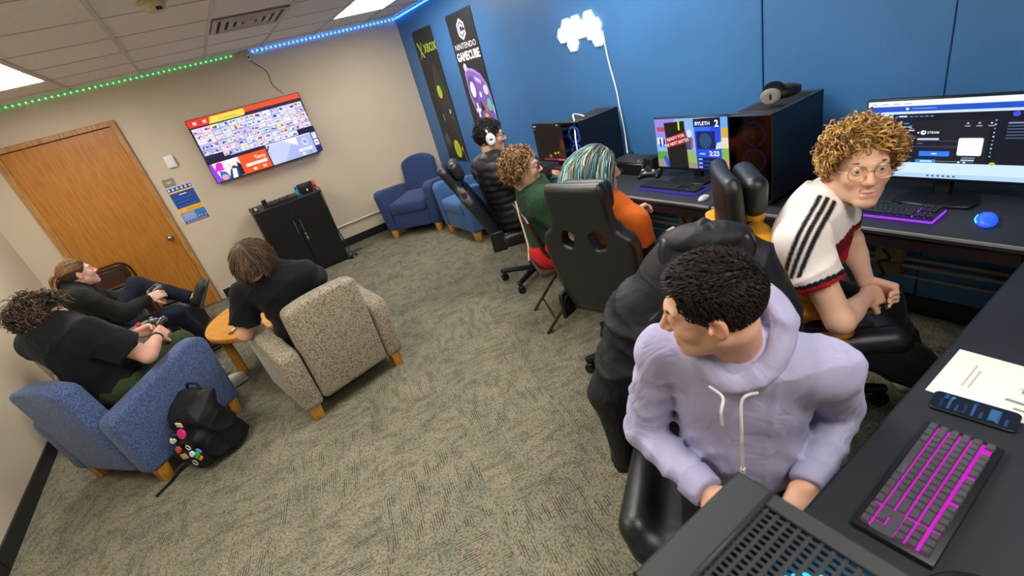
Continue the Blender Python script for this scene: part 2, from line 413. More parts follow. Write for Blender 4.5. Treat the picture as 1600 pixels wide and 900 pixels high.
# ceiling: slab, grid bars and lay-in tiles
GX = [-1.31+.5883*i for i in range(-1,7)]; GY = [6.08-.605*i for i in range(0,14)]
ceil = MB().box((XL0-.1,YF,ZC+.06),(XR+.1,YB,ZC+.1)).build('ceiling', M_tile); struct(ceil, 'grey white suspended ceiling of square tiles', 'ceiling')
M_bar = mat('ceiling_grid_paint', '#c4c5c8', .5)
for x in GX[1:]: MB().box((x-.012,YF,ZC-.004),(x+.012,YB,ZC+.02)).build('grid_bar', M_bar, ceil)
for y in GY: MB().box((XL0,y-.0055,ZC-.001),(XR,y+.0055,ZC+.015)).build('grid_bar', M_bar, ceil)
LAMPS = [(-1.31,4.265,0),(1.63,4.12,0),(-1.31,1.245,0),(1.63,1.85,0),(.455,1.245,0),(.455,-1.175,0)]
LAMPS = [(x, GY[min(range(len(GY)), key=lambda i: abs(GY[i]-y0))], 0) for x,y0,_ in LAMPS]
xs = [XL0]+GX[1:]+[XR]; ys = [YB]+GY+[YF]
tile_me = {}
for i in range(len(xs)-1):
    for j in range(len(ys)-1):
        x0, x1, y1, y0 = xs[i], xs[i+1], ys[j], ys[j+1]; cx, cy = (x0+x1)/2, (y0+y1)/2
        if any(abs(cx-(lx+.294)) < .1 and ly-.01 < cy < ly+1.22 for lx, ly, _ in LAMPS): continue
        if abs(cx-(.455+.294)) < .1 and abs(cy-(GY[3]+.3)) < .1: continue
        k = (round(x1-x0,3), round(y1-y0,3))
        if k[0] < .03 or k[1] < .03: continue
        if k not in tile_me:
            tile_me[k] = MB().box((-k[0]/2+.008,-k[1]/2+.004,-.003),(k[0]/2-.008,k[1]/2-.004,.016),.004,1).me('ceiling_tile')
        link('tile', tile_me[k], M_tile, ceil, (cx,cy,ZC+.006))
# ceiling light panels
M_diff = mat('lamp_diffuser', '#ffffff', .5, emit='#fffaf2', es=LAMP)
names = ['glowing ceiling light panel above the wooden door','glowing ceiling light panel nearest the blue wall corner','ceiling light panel over the left front of the room','ceiling light panel over the computer desks','ceiling light panel over the middle of the carpet','ceiling light panel behind the photographer']
for (lx, ly, _), nm in zip(LAMPS, names):
    L = empty('ceiling_light', (lx+.294, ly+.605, ZC), 0, nm, 'ceiling light', 'ceiling light panels')
    f = MB(); w, h = .576, 1.196
    f.box((-w/2,-h/2,-.002),(-w/2+.022,h/2,.03)).box((w/2-.022,-h/2,-.002),(w/2,h/2,.03)).box((-w/2,-h/2,-.002),(w/2,-h/2+.022,.03)).box((-w/2,h/2-.022,-.002),(w/2,h/2,.03))
    f.build('frame', M_white, L)
    MB().box((-w/2+.02,-h/2+.02,.004),(w/2-.02,h/2-.02,.012)).build('diffuser', M_diff, L)
# supply air vent
v = empty('ceiling_vent', (.749, GY[3]+.3025, ZC), 0, 'square slatted air vent in the ceiling', 'vent')
MB().box((-.284,-.294,.006),(.284,.294,.02)).build('back_plate', mat('vent_dark','#4a4844',.7), v)
M_vent = mat('vent_paint','#b9b3a8',.5)
for r0 in (.275,.215,.155,.095):
    f = MB(); r1 = r0-.034
    f.box((-r0,-r0,-.014),(r0,-r1,-.004)).box((-r0,r1,-.014),(r0,r0,-.004)).box((-r0,-r1,-.014),(-r1,r1,-.004)).box((r1,-r1,-.014),(r0,r1,-.004)); f.build('slat_ring', M_vent, v)
MB().box((-.04,-.04,-.014),(.04,.04,-.004)).build('centre_plate', M_vent, v)
# smoke detector
sd = empty('smoke_detector', (.145,3.45,ZC), 0, 'cream round smoke detector on the ceiling tiles', 'smoke detector')
MB().cyl((0,0,-.012),(0,0,.0),.075,n=28,bev=.004).build('base', mat('cream_plastic','#cdbb8e',.5), sd)
MB().cyl((0,0,-.05),(0,0,-.012),.045,.062,n=28,bev=.004).build('dome', mat('cream_plastic','#cdbb8e',.5), sd)
MB().box((.0,-.052,-.052),(.03,-.035,-.036),.002,1).build('sensor', M_black, sd)

# ---------------------------------------------------------------- door
D = empty('door_1', (-1.061, YB, 0)); struct(D, 'orange oak flush door with oak frame in the beige wall', 'door')
M_dl = M_door
MB().box((-.449,-.03,.008),(.449,0.,2.06),.002,1).build('door_leaf', M_dl, D)
for s_ in (-1,1): MB().box((min(s_*.449,s_*.504),-.045,0),(max(s_*.449,s_*.504),0,2.112),.004,1).build('frame_side', M_frame, D)
MB().box((-.449,-.045,2.064),(.449,0,2.112),.004,1).build('frame_head', M_frame, D)
MB().box((-.449,-.034,2.056),(.449,-.03,2.064)).build('stop_gap', mat('dark_gap','#3a2408',.8), D)
k = empty('door_knob_set'); k.parent = D; k.location = (.386,-.03,.876)
MB().cyl((0,0,0),(0,-.01,0),.032,n=24,bev=.002).build('rose', M_steel, k)
MB().cyl((0,-.01,0),(0,-.04,0),.011,n=12).sphere((0,-.055,0),(.027,.024,.027),20,12).build('knob', M_steel, k)
k.name = 'door_handle'
# light switch, room plate, notice
s = empty('wall_switch', (-.30,YB,1.60), 0, 'white wall control box above the room sign', 'switch')
MB().box((-.043,-.03,-.062),(.043,0,.062),.004,2).build('housing', M_whitep, s); MB().box((.043,-.026,-.05),(.05,-.006,.05),.001,1).build('side_plate', mat('grey_plastic','#8b8a86',.5), s)
s = empty('room_sign', (-.415,YB,1.405), 0, 'small grey room number plate beside the door', 'sign')
MB().box((-.055,-.008,-.04),(.055,0,.04),.003,1).build('plate', mat('sign_grey','#8d8574',.5), s)
Print(.06,.03).rect(.004,.018,.056,.026,'#d8d2c2').rect(.012,.004,.048,.013,'#cfc9b9').build('lettering', M_print, s, (-.03,-.0085,-.016), (1,0,0),(0,0,1))
s = empty('wall_notice', (-.48,YB,.942), 0, 'blue and yellow printed notice taped beside the door', 'notice')
MB().box((0,-.004,0),(.254,0,.408)).build('sheet', mat('paper_white','#e6e6e2',.6), s)
P = Print(.254,.408); P.rect(.004,.004,.25,.404,'#5b7fc4'); P.rect(.004,.362,.25,.404,'#2d5cb4')
for i in range(6): P.poly([(.01+i*.042,.372),(.034+i*.042,.372),(.028+i*.042,.398),(.016+i*.042,.398)],'#d7e2f6')
P.rect(.01,.344,.246,.36,'#f2c11e'); P.rect(.01,.33,.246,.344,'#1c3f86'); P.rect(.012,.178,.244,.33,'#2450a8')
P.rect(.09,.312,.166,.322,'#dfe7f8')
for i in range(6): P.rect(.03,.292-i*.019,.16+.06*((i*7)%3)/2,.298-i*.019,'#3f6cc4' if i%2 else '#16357c')
P.rect(.004,.122,.25,.176,'#f6b916'); P.disc(.06,.148,.016,'#f3a9b4'); P.rect(.1,.142,.22,.154,'#e79a10')
P.rect(.012,.03,.14,.118,'#8fa3da'); P.rect(.15,.05,.246,.118,'#1f86d8')
for i in range(3): P.rect(.02,.09-i*.022,.12,.096-i*.022,'#aebce6')
for i,c in enumerate(('#d9c9b0','#ee8a3a','#c7bca8')): P.disc(.165+i*.033,.046,.013,'#22324f'); P.disc(.165+i*.033,.046,.010,c)
P.rect(.004,.004,.25,.026,'#3d5fae')
for i in range(7): P.rect(.03+i*.03,.011,.048+i*.03,.019,'#c9d5f2')
P.build('print', M_print, s, (0,-.0042,0), (1,0,0),(0,0,1))
# conduit on the television wall
M_pipe = mat('pipe_paint', '#d9d2c0', .4)
t = empty('trim_1'); struct(t, 'thin pale conduit along the foot of the beige wall', 'conduit')
MB().cyl((.98,YB-.018,.28),(XR,YB-.018,.28),.011,n=10).build('pipe', M_pipe, t)
for x in (1.25,2.0): MB().box((x-.012,YB-.03,.266),(x+.012,YB,.294),.003,1).build('clip', M_pipe, t)
# conduits and boxes on the blue wall under the desks
t = empty('trim_2'); struct(t, 'grey conduits running under the computer desks on the blue wall', 'conduit')
M_cond = mat('conduit_grey', '#8d8f86', .5); M_obox = mat('outlet_box', '#7d7659', .55)
for z, r in ((.325,.010),(.285,.012),(.225,.008)): MB().cyl((XR-.03,-.5,z),(XR-.03,4.2,z),r,n=8).build('pipe', M_cond, t)
for y, nme in ((.95,'outlet box with a coiled flex by the footwell under the white screen monitor'),(2.2,'outlet box with hanging straps under the middle monitor')):
    ob = empty('outlet_box', (XR,y,.31), 0, nme, 'outlet box', 'outlet boxes under the desks')
    MB().box((-.07,-.06,0),(0,.06,.085),.006,1).build('box', M_obox, ob); MB().box((-.06,-.055,-.085),(0,.055,-.006),.006,1).build('lower_box', mat('outlet_olive','#6f6740',.6), ob)
    MB().box((-.074,-.03,.015),(-.069,.03,.07),.002,1).build('cover', M_obox, ob)
    MB().tube(spline([(-.08,.02,.07),(-.1,-.02,.03),(-.09,.03,.0),(-.1,.0,-.06),(-.08,.04,-.1)],6),.006,6).build('flex', M_blackm, ob)

# ---------------------------------------------------------------- posters on the blue wall
def poster(name, y0, label):
    o = empty(name, (XR-.002, y0, .64), 0, label, 'poster'); MB().box((-.004,-.545,0),(0,0,1.565)).build('sheet', mat('poster_black','#1c1c1d',.4), o)
    for yy, zz in ((-.012,1.553),(-.533,1.553)): MB().cyl((-.009,yy,zz),(-.003,yy,zz),.006,n=10).build('pin', M_steel, o)
    return o
o = poster('game_poster', 6.035, 'black poster with green X logo and dark console near the corner')
P = Print(.545,1.565); P.rect(.003,.003,.542,1.562,'#232423')
g = '#b6d43a'
P.poly([(.05,1.44),(.085,1.44),(.19,1.26),(.155,1.27)],g); P.poly([(.17,1.43),(.185,1.43),(.1,1.28),(.055,1.235)],g); P.text('XBOX',.215,1.31,.13,g,sx=.95,bold=.012)
P.poly([(.30,1.16),(.36,1.17),(.53,.62),(.53,.2),(.40,.0),(.25,.35),(.19,.80)],'#2f3231'); P.poly([(.30,1.16),(.36,1.17),(.50,.72),(.46,.70),(.34,1.12)],'#3a3e3c')
P.poly([(.19,.80),(.30,1.16),(.31,1.13),(.205,.79)],'#4b504d')
P.disc(.30,.86,.065,'#10110f',ry=.085); P.disc(.30,.86,.058,'#c4d836',ry=.078); P.disc(.30,.86,.03,'#a9bd22',ry=.04)
for i in range(4): P.poly([(.24+i*.05,.55-i*.02),(.27+i*.05,.56-i*.02),(.36+i*.04,.25),(.33+i*.04,.24)],'#353a38' if i%2 else '#1a1b1b')
P.disc(.43,.62,.02,'#c9ccc9',ry=.028); P.disc(.45,.55,.012,'#8d918e',ry=.016); P.rect(.20,.52,.225,.60,'#98a09c')
P.disc(.34,.16,.10,'#1a1b1a',ry=.13); P.disc(.34,.16,.085,'#c8d422',ry=.115); P.disc(.34,.16,.05,'#b9c51a',ry=.07); P.disc(.13,.28,.09,'#3b3f3d',ry=.11); P.disc(.13,.28,.05,'#565b58',ry=.065)
P.disc(.47,.16,.018,'#e0c81e',ry=.03); P.poly([(.49,.12),(.5,.12),(.53,.01),(.515,.01)],'#a6aaa8')
P.build('print', M_print, o, (-.0042,0,0), (0,-1,0),(0,0,1))
o = poster('game_poster', 5.085, 'black poster with a purple game controller and white lettering')
P = Print(.545,1.565); P.rect(.003,.003,.542,1.562,'#262527')
# hexagonal emblem and lettering
def hexp(cx,cy,r,col,sy=1.): P.poly([(cx+r*math.sin(i*PI/3), cy+r*sy*math.cos(i*PI/3)) for i in range(6)][::-1], col)
hexp(.27,1.40,.088,'#e9e6f2',1.15); hexp(.27,1.40,.066,'#5a4a9a',1.15); hexp(.27,1.40,.048,'#e9e6f2',1.15); hexp(.27,1.40,.03,'#35304f',1.15); P.rect(.27,1.385,.34,1.412,'#35304f'); P.rect(.262,1.372,.302,1.384,'#e9e6f2')
P.text('NINTENDO',.27,1.225,.078,'#d8d6da',sx=1.12,align='CENTER',bold=.004); P.text('GAMECUBE',.275,1.115,.115,'#f4f3f5',sx=.83,align='CENTER',bold=.03)
pu, pl_, pd = '#7a5ab0','#9c84cc','#5a3f92'
P.poly([(.10,.98),(.14,1.045),(.20,1.04),(.30,1.02),(.42,.96),(.50,.86),(.53,.72),(.535,.35),(.52,.05),(.42,.0),(.30,.02),(.22,.25),(.20,.50),(.14,.58),(.09,.75)][::-1],pl_)
P.poly([(.12,.97),(.16,1.02),(.30,.99),(.41,.935),(.48,.84),(.51,.70),(.515,.36),(.50,.08),(.42,.03),(.31,.05),(.24,.27),(.22,.52),(.16,.60),(.115,.76)][::-1],pu)
P.disc(.145,1.05,.035,'#c9bfe2',ry=.04); P.disc(.19,.83,.085,pd,ry=.13); P.disc(.19,.82,.055,'#c9c8d0',ry=.085); P.disc(.19,.815,.044,'#eceaf0',ry=.068)
P.poly([(.28,.95),(.40,.90),(.395,.86),(.29,.905)][::-1],'#c5b5e6'); P.disc(.325,.76,.022,'#e6e3ee',ry=.03)
P.disc(.20,.60,.065,pd,ry=.10); P.rect(.15,.585,.25,.625,'#e6e3ee'); P.rect(.182,.53,.218,.68,'#e6e3ee')
P.poly([(.27,.72),(.27,.58),(.345,.61)],'#2d2638'); P.disc(.455,.80,.05,'#cfc9dc',ry=.05); P.disc(.46,.65,.058,'#6d58a4',ry=.08); P.disc(.46,.65,.045,'#58c4bc',ry=.066); P.disc(.385,.62,.028,'#e2602a',ry=.038); P.disc(.345,.49,.054,'#e8b422',ry=.075); P.disc(.525,.6,.012,'#eceaf0',ry=.05)
P.disc(.32,.2,.10,'#2c2636',ry=.17); P.poly([(.31,.1),(.322,.1),(.338,.3),(.326,.3)],'#d8d6da'); P.poly([(.44,.52),(.475,.48),(.49,.22),(.455,.28)],pd); P.poly([(.475,.30),(.5,.28),(.515,.1),(.495,.12)],'#b9a6de')
P.build('print', M_print, o, (-.0042,0,0), (0,-1,0),(0,0,1))

# ---------------------------------------------------------------- hexagon wall lights
hx = empty('hexagon_wall_light', (XR,3.06,1.72), 0, 'cluster of glowing white hexagon light panels on the blue wall', 'wall light')
M_hex = mat('hex_glow', '#ffffff', .5, emit='#f4f8ff', es=1.5)
R = .062 
hexes = [(-0.192, 0.013), (-0.129, 0.066), (-0.074, -0.006), (-0.022, 0.069), (-0.09, -0.062), (0.021, 0.014), (0.122, 0.073), (0.127, -0.012), (0.182, 0.016), (0.189, -0.065)]
for (hy, hz) in hexes:
    MB().prism([(r_*1.0, q) for r_, q in [(R*.97*math.cos(i*PI/3+.0), R*.97*math.sin(i*PI/3+.0)) for i in range(6)]], 0, .022, .003, 1, Matrix(((0,0,-1,0),(-1,0,0,-hy),(0,1,0,hz),(0,0,0,1)))).build('hexagon_panel', M_hex, hx)
cpts = [(2.685,2.82,1.69),(2.68,2.80,1.5),(2.68,2.765,1.3),(2.675,2.75,1.18),(2.66,2.72,1.0),(2.62,2.68,.80)]
MB().tube([Vector(q)-hx.location for q in spline(cpts,8)],.0055,8).build('cord', M_whitep, hx)
# ---------------------------------------------------------------- light strips under the ceiling
def led(name, runs, col, es, label):
    o = empty(name, runs[0][0], 0, label, 'light strip')
    tp = MB(); ld = MB(); base = Vector(runs[0][0])
    for a, b_ in runs:
        a = Vector(a)-base; b_ = Vector(b_)-base; d = (b_-a); n = int(d.length/.05); u = d.normalized(); w = .0015
        side = Vector((-u.y,u.x,0)); lo = a; tp.tube([a,b_],.004,6)
        for i in range(n):
            c = a+d*((i+.5)/n); ld.box((c.x-.005,c.y-.005,c.z-.006),(c.x+.005,c.y+.005,c.z+.006))
    tp.build('tape', mat(name+'_tape', '#d8d8d4', .5, emit=col, es=es*.012), o)
    tag(ld.build('diode', mat(name+'_diode', '#ffffff', .4, emit=col, es=es), o), kind='stuff')
led('green_light_strip', [((XL0+.03,YB-.012,ZC-.018),(.745,YB-.012,ZC-.018))], '#3cff8a', 3.0, 'string of green dots of light under the ceiling above the door')
led('blue_light_strip', [((.925,YB-.012,ZC-.018),(XR-.01,YB-.012,ZC-.018)),((XR-.012,YB-.02,ZC-.018),(XR-.012,.2,ZC-.018))], '#2a7dff', 22.0, 'string of blue dots of light under the ceiling towards the blue wall')
tag(MB().tube(spline([(.89,YB-.012,ZC-.05),(.90,YB-.015,2.33),(1.0,YB-.012,2.2),(1.0,YB-.012,2.06),(1.07,YB-.02,1.95)],8),.0032,6).build('strip_cable', M_blackm), 'thin dark cable from the light strip down to the television', 'cable')
c = empty('strip_controller', (.885,YB-.012,2.375), 0, 'small white controller of the light strips above the television', 'controller'); MB().box((-.014,-.012,-.03),(.014,.012,.03),.003,1).build('case', M_whitep, c); MB().box((-.008,-.014,-.012),(.008,-.011,.012)).build('button', M_black, c)
# ================================================================ furniture
def fabric_mat(name, c1, c2, scale, thr=.5, rough=.9, stretch=(1,1,1)):
    m, t, b = nt(name); N = t.nodes; K = t.links
    tc = N.new('ShaderNodeTexCoord'); mp = N.new('ShaderNodeMapping'); mp.inputs['Scale'].default_value = stretch; K.new(tc.outputs['Object'], mp.inputs[0])
    n = N.new('ShaderNodeTexNoise'); n.inputs['Scale'].default_value = scale; n.inputs['Detail'].default_value = 1.5; n.inputs['Distortion'].default_value = .8; K.new(mp.outputs[0], n.inputs['Vector'])
    r = N.new('ShaderNodeValToRGB'); r.color_ramp.elements[0].position = thr-.04; r.color_ramp.elements[1].position = thr+.04
    r.color_ramp.elements[0].color = (*rgb(c1),1); r.color_ramp.elements[1].color = (*rgb(c2),1); K.new(n.outputs[0], r.inputs[0])
    K.new(r.outputs[0], b.inputs['Base Color']); b.inputs['Roughness'].default_value = rough; b.inputs['Specular IOR Level'].default_value = .2; b.inputs['Sheen Weight'].default_value = .15
    n2 = N.new('ShaderNodeTexNoise'); n2.inputs['Scale'].default_value = 420; K.new(tc.outputs['Object'], n2.inputs['Vector'])
    bp = N.new('ShaderNodeBump'); bp.inputs['Strength'].default_value = .35; bp.inputs['Distance'].default_value = .002; K.new(n2.outputs[0], bp.inputs['Height']); K.new(bp.outputs[0], b.inputs['Normal'])
    return m
M_fab_beige = fabric_mat('beige_pattern_fabric', '#665e4e', '#9c927e', 125, .47)
M_fab_blue = fabric_mat('blue_fleck_fabric', '#39476a', '#536790', 150, .5)
M_fab_navy = fabric_mat('navy_fabric', '#28375f', '#324572', 160, .5)
M_fab_sky = fabric_mat('mid_blue_fabric', '#355a8a', '#40699b', 160, .5)
M_leg = wood_mat('honey_wood', '#b5761e', '#d0922f', '#dda84d', 12, (4,4,1), .4)
def armchair(loc, face, fab, label, w=.74, d=.74, hb=.80, arch=.03, armf=.62, armr=.50, lean=.07, round_arm=False):
    """face: direction the sitter looks (x, y); loc: centre of the footprint"""
    rz = math.atan2(face[1],face[0])-PI/2
    o = empty('armchair', (*loc,0), rz, label, 'armchair', 'upholstered lounge chairs')
    a = .125; yb, yf = -d/2, d/2
    for s in (-1,1):
        prof = [(yb+.02,.11),(yb-.0,armr),(yb+.03,armr+.035),(yf-.14,armf),(yf-.06,armf-.005),(yf-.02,armf-.05),(yf-.03,.11)]
        m = MB().prism(prof, -a/2, a/2, .028, 3, Matrix(((0,0,1,0),(1,0,0,0),(0,1,0,0),(0,0,0,1))))
        m.warp(lambda c: Vector((s*(w/2-a/2)+c.x+s*.035*max(0,(c.z-.3)/.3)*(1 if round_arm else .25), c.y, c.z)))
        m.build('arm', fab, o)
    n = 10; top = [(x, hb-arch*abs(x/(w/2-a))**2.6) for x in np.linspace(w/2-a-.01,-(w/2-a)+.01,n)]
    poly = [(-(w/2-a)+.004,.12),(w/2-a-.004,.12)]+top
    m = MB().prism(poly, -.075, .075, .035, 3, Matrix(((1,0,0,0),(0,0,1,0),(0,1,0,0),(0,0,0,1))))
    m.warp(lambda c: Vector((c.x, yb+.085+c.y*(1-.15*(c.z/hb))-lean*max(0,c.z-.3)/.5, c.z))); m.build('backrest', fab, o)
    m = MB().box((-(w/2-a)+.004,yb+.12,.30),(w/2-a-.004,yf-.015,.435),.04,3); m.warp(lambda c: Vector((c.x,c.y,c.z+.02*math.cos(c.x/(w/2)*1.4)*(1 if c.z>.37 else 0)))); m.build('seat_cushion', fab, o)
    MB().box((-(w/2-a)+.004,yb+.1,.115),(w/2-a-.004,yf-.04,.305),.012,2).build('seat_base', fab, o)
    for sx in (-1,1):
        for sy in (yb+.09,yf-.09):
            MB().prism([(-.038,-.038),(.038,-.038),(.038,.038),(-.038,.038)],0,.112,.004,1).warp(lambda c: Vector((sx*(w/2-.06)+c.x*(.78+.22*c.z/.11), sy+c.y*(.78+.22*c.z/.11), c.z))).build('leg', M_leg, o)
    return o
armchair((-1.01,3.58), (.76,.65), M_fab_blue, 'blue flecked armchair of the curly haired player beside the backpack', armf=.64, armr=.50, hb=.79)
armchair((.13,3.21), (-.2,.98), M_fab_beige, 'beige patterned armchair seen from behind in the middle of the carpet', d=.68, armf=.60, armr=.50, hb=.79)
armchair((-1.27,4.74), (.97,.22), M_fab_beige, 'beige patterned armchair against the left wall behind the blue one', armf=.6, armr=.5, hb=.79)
armchair((1.99,5.83), (-.72,-.69), M_fab_navy, 'dark navy armchair in the corner under the posters', arch=.09, hb=.86, round_arm=True)
armchair((2.30,4.82), (-1,0), M_fab_sky, 'mid blue armchair behind the reclined gaming chair', arch=.09, hb=.8, round_arm=True, d=.68)

# ---------------------------------------------------------------- gaming chairs
M_pu = mat('black_faux_leather', '#17181a', .38, spec=.5, bump=.25, bscale=260)
M_pu2 = mat('black_leather_shell', '#121315', .5, bump=.2, bscale=200)
def back_sdf(inf=0., hole=True, wid=1., zlo=0.):
    zs = [0,.08,.26,.38,.43,.47,.53,.66,.70]; ws = [.19,.225,.255,.262,.245,.19,.168,.165,.145]
    def f(P):
        x, y, z = P[...,0], P[...,1], P[...,2]; w = np.interp(z, zs, ws)*wid+inf
        c = .55*np.interp(z,[0,.42,.52,.70],[.6,.55,.9,.7]); yy = y-c*x*x
        bol = .018*np.exp(-((np.abs(x)-w*.82)/.05)**2)*(z<.5)
        dx = np.abs(x)-w; dz = np.maximum(zlo-z-inf, z-.70-inf); q = np.maximum(dx,dz)
        dy = np.where(yy>0, yy-.032-bol-inf, -yy-.035-inf)
        a = np.maximum(q+.03,0); b = np.maximum(dy+.03,0)
        return np.sqrt(a*a+b*b)-.03+np.minimum(np.maximum(q+.03,dy+.03),0)
    s = SDF().fn(f, (-.29-inf,-.08-inf,zlo-.02-inf), (.29+inf,.14+inf,.73+inf), .001)
    if hole:
        for sx in (-1,1):
            F = frame((0,1,0)); an = sx*.28; F = np.array([[math.cos(an),0,math.sin(an)],[0,1,0],[-math.sin(an),0,math.cos(an)]])
            s.box((sx*.082,.0,.425), (.034,.2,.045), .018, F, .006, -1)
    return s
_gc = {}
def gaming_parts():
    V, Q = back_sdf().mesh(.0095); V = relax(V,Q,1); _gc['back'] = npmesh('backrest',V,Q,M_pu).data
    s = SDF().box((0,.0,0),(.245,.25,.045),.04,k=.03)
    for sx in (-1,1): s.cone((sx*.225,-.2,.035),(sx*.235,.2,.05),.045,.05,.04)
    s.cone((-.2,.235,.0),(.2,.235,.0),.045,.045,.04)
    V, Q = s.mesh(.011); V = relax(V,Q,1); _gc['seat'] = npmesh('seat',V,Q,M_pu).data
    s = SDF().box((0,0,0),(.135,.042,.075),.04)
    V, Q = s.mesh(.009); V = relax(V,Q,1); _gc['pillow'] = npmesh('head_cushion',V,Q,M_pu).data
    for o in [x for x in COL.objects if x.name.split('.')[0] in ('backrest','seat','head_cushion') and x.parent is None]: bpy.data.objects.remove(o)
    m = MB()
    for i in range(5):
        a = 2*PI*i/5; c, s_ = math.cos(a), math.sin(a)
        m.prism([(.03,-.03),(.31,-.018),(.325,0),(.31,.018),(.03,.03)], .075, .105, .006, 1, Matrix.Rotation(a,4,'Z'))
    m.cyl((0,0,.07),(0,0,.125),.05,n=20,bev=.004); _gc['star'] = m.me('star_base')
    m = MB(); m.cyl((-.026,0,.03),(-.006,0,.03),.03,n=16,bev=.004).cyl((.006,0,.03),(.026,0,.03),.03,n=16,bev=.004).cyl((0,0,.03),(0,0,.085),.009,n=8).box((-.02,-.02,.045),(.02,.02,.064),.006,1); _gc['caster'] = m.me('caster')
    _gc['lift'] = MB().cyl((0,0,.1),(0,0,.3),.028,n=16).cyl((0,0,.25),(0,0,.40),.02,n=16).box((-.1,-.13,.385),(.1,.13,.42),.01,1).me('gas_lift')
    m = MB(); m.box((-.05,-.13,.245),(.05,.13,.275),.012,2).cyl((0,0,.04),(0,0,.25),.02,n=10).box((-.03,-.035,.0),(.03,.035,.12),.006,1); m.tube([(0,0,.02),(-.0,0,-.035)],.02,8); _gc['armrest'] = m.me('armrest')
def gaming_chair(loc, face, label, recl=10., seat_z=.43, pillow=True, arms=True, spin=0., armdz=0., bw=1.):
    if not _gc: gaming_parts()
    rz = math.atan2(face[1],face[0])-PI/2
    o = empty('gaming_chair', (*loc,0), rz, label, 'gaming chair', 'black gaming chairs')
    st = link('star_base', _gc['star'], M_black, o, rot=(0,0,spin))
    for i in range(5):
        a = 2*PI*i/5; link('caster', _gc['caster'], M_black, st, (.295*math.cos(a),.295*math.sin(a),0), (0,0,a+.7))
    link('gas_lift', _gc['lift'], M_black, o)
    link('seat', _gc['seat'], M_pu, o, (0,.02,seat_z+.02))
    b = link('backrest', _gc['back'], M_pu, o, (0,-.245,seat_z+.04), (math.radians(recl),0,0)); b.scale = (bw,1,1)
    if pillow: link('head_cushion', _gc['pillow'], M_pu, b, (0,.085,.60), (math.radians(-6),0,0))
    for sx in (-1,1):
        MB().box((sx*.225-.012,-.31,seat_z-.03),(sx*.225+.012,-.2,seat_z+.13),.006,1).cyl((sx*.245,-.255,seat_z+.06),(sx*.205,-.255,seat_z+.06),.045,n=16).build('hinge', M_black, o)
        if arms: link('armrest', _gc['armrest'], M_black, o, (sx*.30,-.02,seat_z-.04+armdz))
    return o
gaming_chair((1.56,1.735), (.96,.27), 'black gaming chair with two slots behind the teal haired player', 6., spin=.3)
gaming_chair((1.88,3.17), (.90,-.43), 'black gaming chair leaning back under the player with headphones', 24., spin=.6)
gaming_chair((1.73,.90), (.70,-.71), 'black gaming chair with head cushion holding the yellow puffer jacket', 3., spin=.2)
gaming_chair((.865,.685), (-.8,-.6), 'black gaming chair under the lilac hoodie sitter covered by a black coat', 8., .38, spin=1.0, pillow=False, arms=False, bw=.86)

# ---------------------------------------------------------------- folding chairs
M_brown = mat('brown_enamel', '#3b2418', .35, metal=.2); M_brown2 = mat('brown_vinyl', '#40281d', .5)
def folding_chair(loc, face, label, M=None):
    o = empty('folding_chair', (*loc,0), math.atan2(face[1],face[0])-PI/2, label, 'folding chair', 'brown metal folding chairs')
    w = .205
    for s in (-1,1):
        MB().tube([(s*w,-.19,.80),(s*w,-.14,.60),(s*w,.22,.0)],.012,8).build('front_leg', M_brown, o)
        MB().tube([(s*(w-.025),.16,.43),(s*(w-.025),-.24,.0)],.012,8).build('rear_leg', M_brown, o)
    MB().tube([(-w,.12,.16),(w,.12,.16)],.008,6).build('stretcher', M_brown, o); MB().tube([(-w+.025,-.16,.09),(w-.025,-.16,.09)],.008,6).build('stretcher', M_brown, o)
    MB().tube([(-w,-.19,.80),(-w+.03,-.195,.83),(w-.03,-.195,.83),(w,-.19,.80)],.012,8).build('top_rail', M_brown, o)
    m = MB().box((-w+.01,-.20,.62),(w-.01,-.175,.80),.008,2); m.warp(lambda c: Vector((c.x, c.y-.02+.03*(c.x/w)**2+(.8-c.z)*.28*1, c.z))); m.build('backrest', M_brown2, o)
    MB().box((-.19,-.19,.42),(.19,.19,.45),.012,2).build('seat', M_brown2, o)
    return o
folding_chair((1.66,2.46), (.93,-.37), 'brown metal folding chair under the player in the green shirt')
def folded_chair(x, y, lean, label, rz):
    o = empty('folded_chair', (x,y,0), rz, label, 'folding chair', 'folded chairs leaning on the door'); o.rotation_euler = (math.radians(-lean),0,rz)
    w = .225; P = [(-w,0,.0),(-w,0,.74)]+[(-w+.09-.09*math.cos(a),0,.74+.11*math.sin(a)) for a in np.linspace(.3,PI/2,5)]
    P = P+[(-x_,y_,z_) for x_,y_,z_ in P[::-1]]
    MB().tube(P,.012,8).build('outer_frame', M_brown, o)
    MB().prism(rrect(.40,.17,.05,5,0,.745),-.008,.008,.004,1,Matrix(((1,0,0,0),(0,0,1,0),(0,1,0,0),(0,0,0,1)))).build('backrest', M_brown2, o)
    MB().prism(rrect(.39,.40,.07,5,0,.42),-.012,.012,.006,1,Matrix(((1,0,0,0),(0,0,1,-.008),(0,1,0,0),(0,0,0,1)))).build('seat', M_brown2, o)
    MB().tube([(-w+.03,-.02,.0),(-w+.03,-.02,.62)],.011,8).tube([(w-.03,-.02,.0),(w-.03,-.02,.62)],.011,8).tube([(-w+.03,-.02,.1),(w-.03,-.02,.1)],.008,6).build('inner_frame', M_brown, o)
    return o
folded_chair(-1.36,6.17,-10,'dark brown folded chair leaning on the door in front',0.0)
folded_chair(-1.33,6.25,-7,'dark brown folded chair behind, closest to the door',0.0)

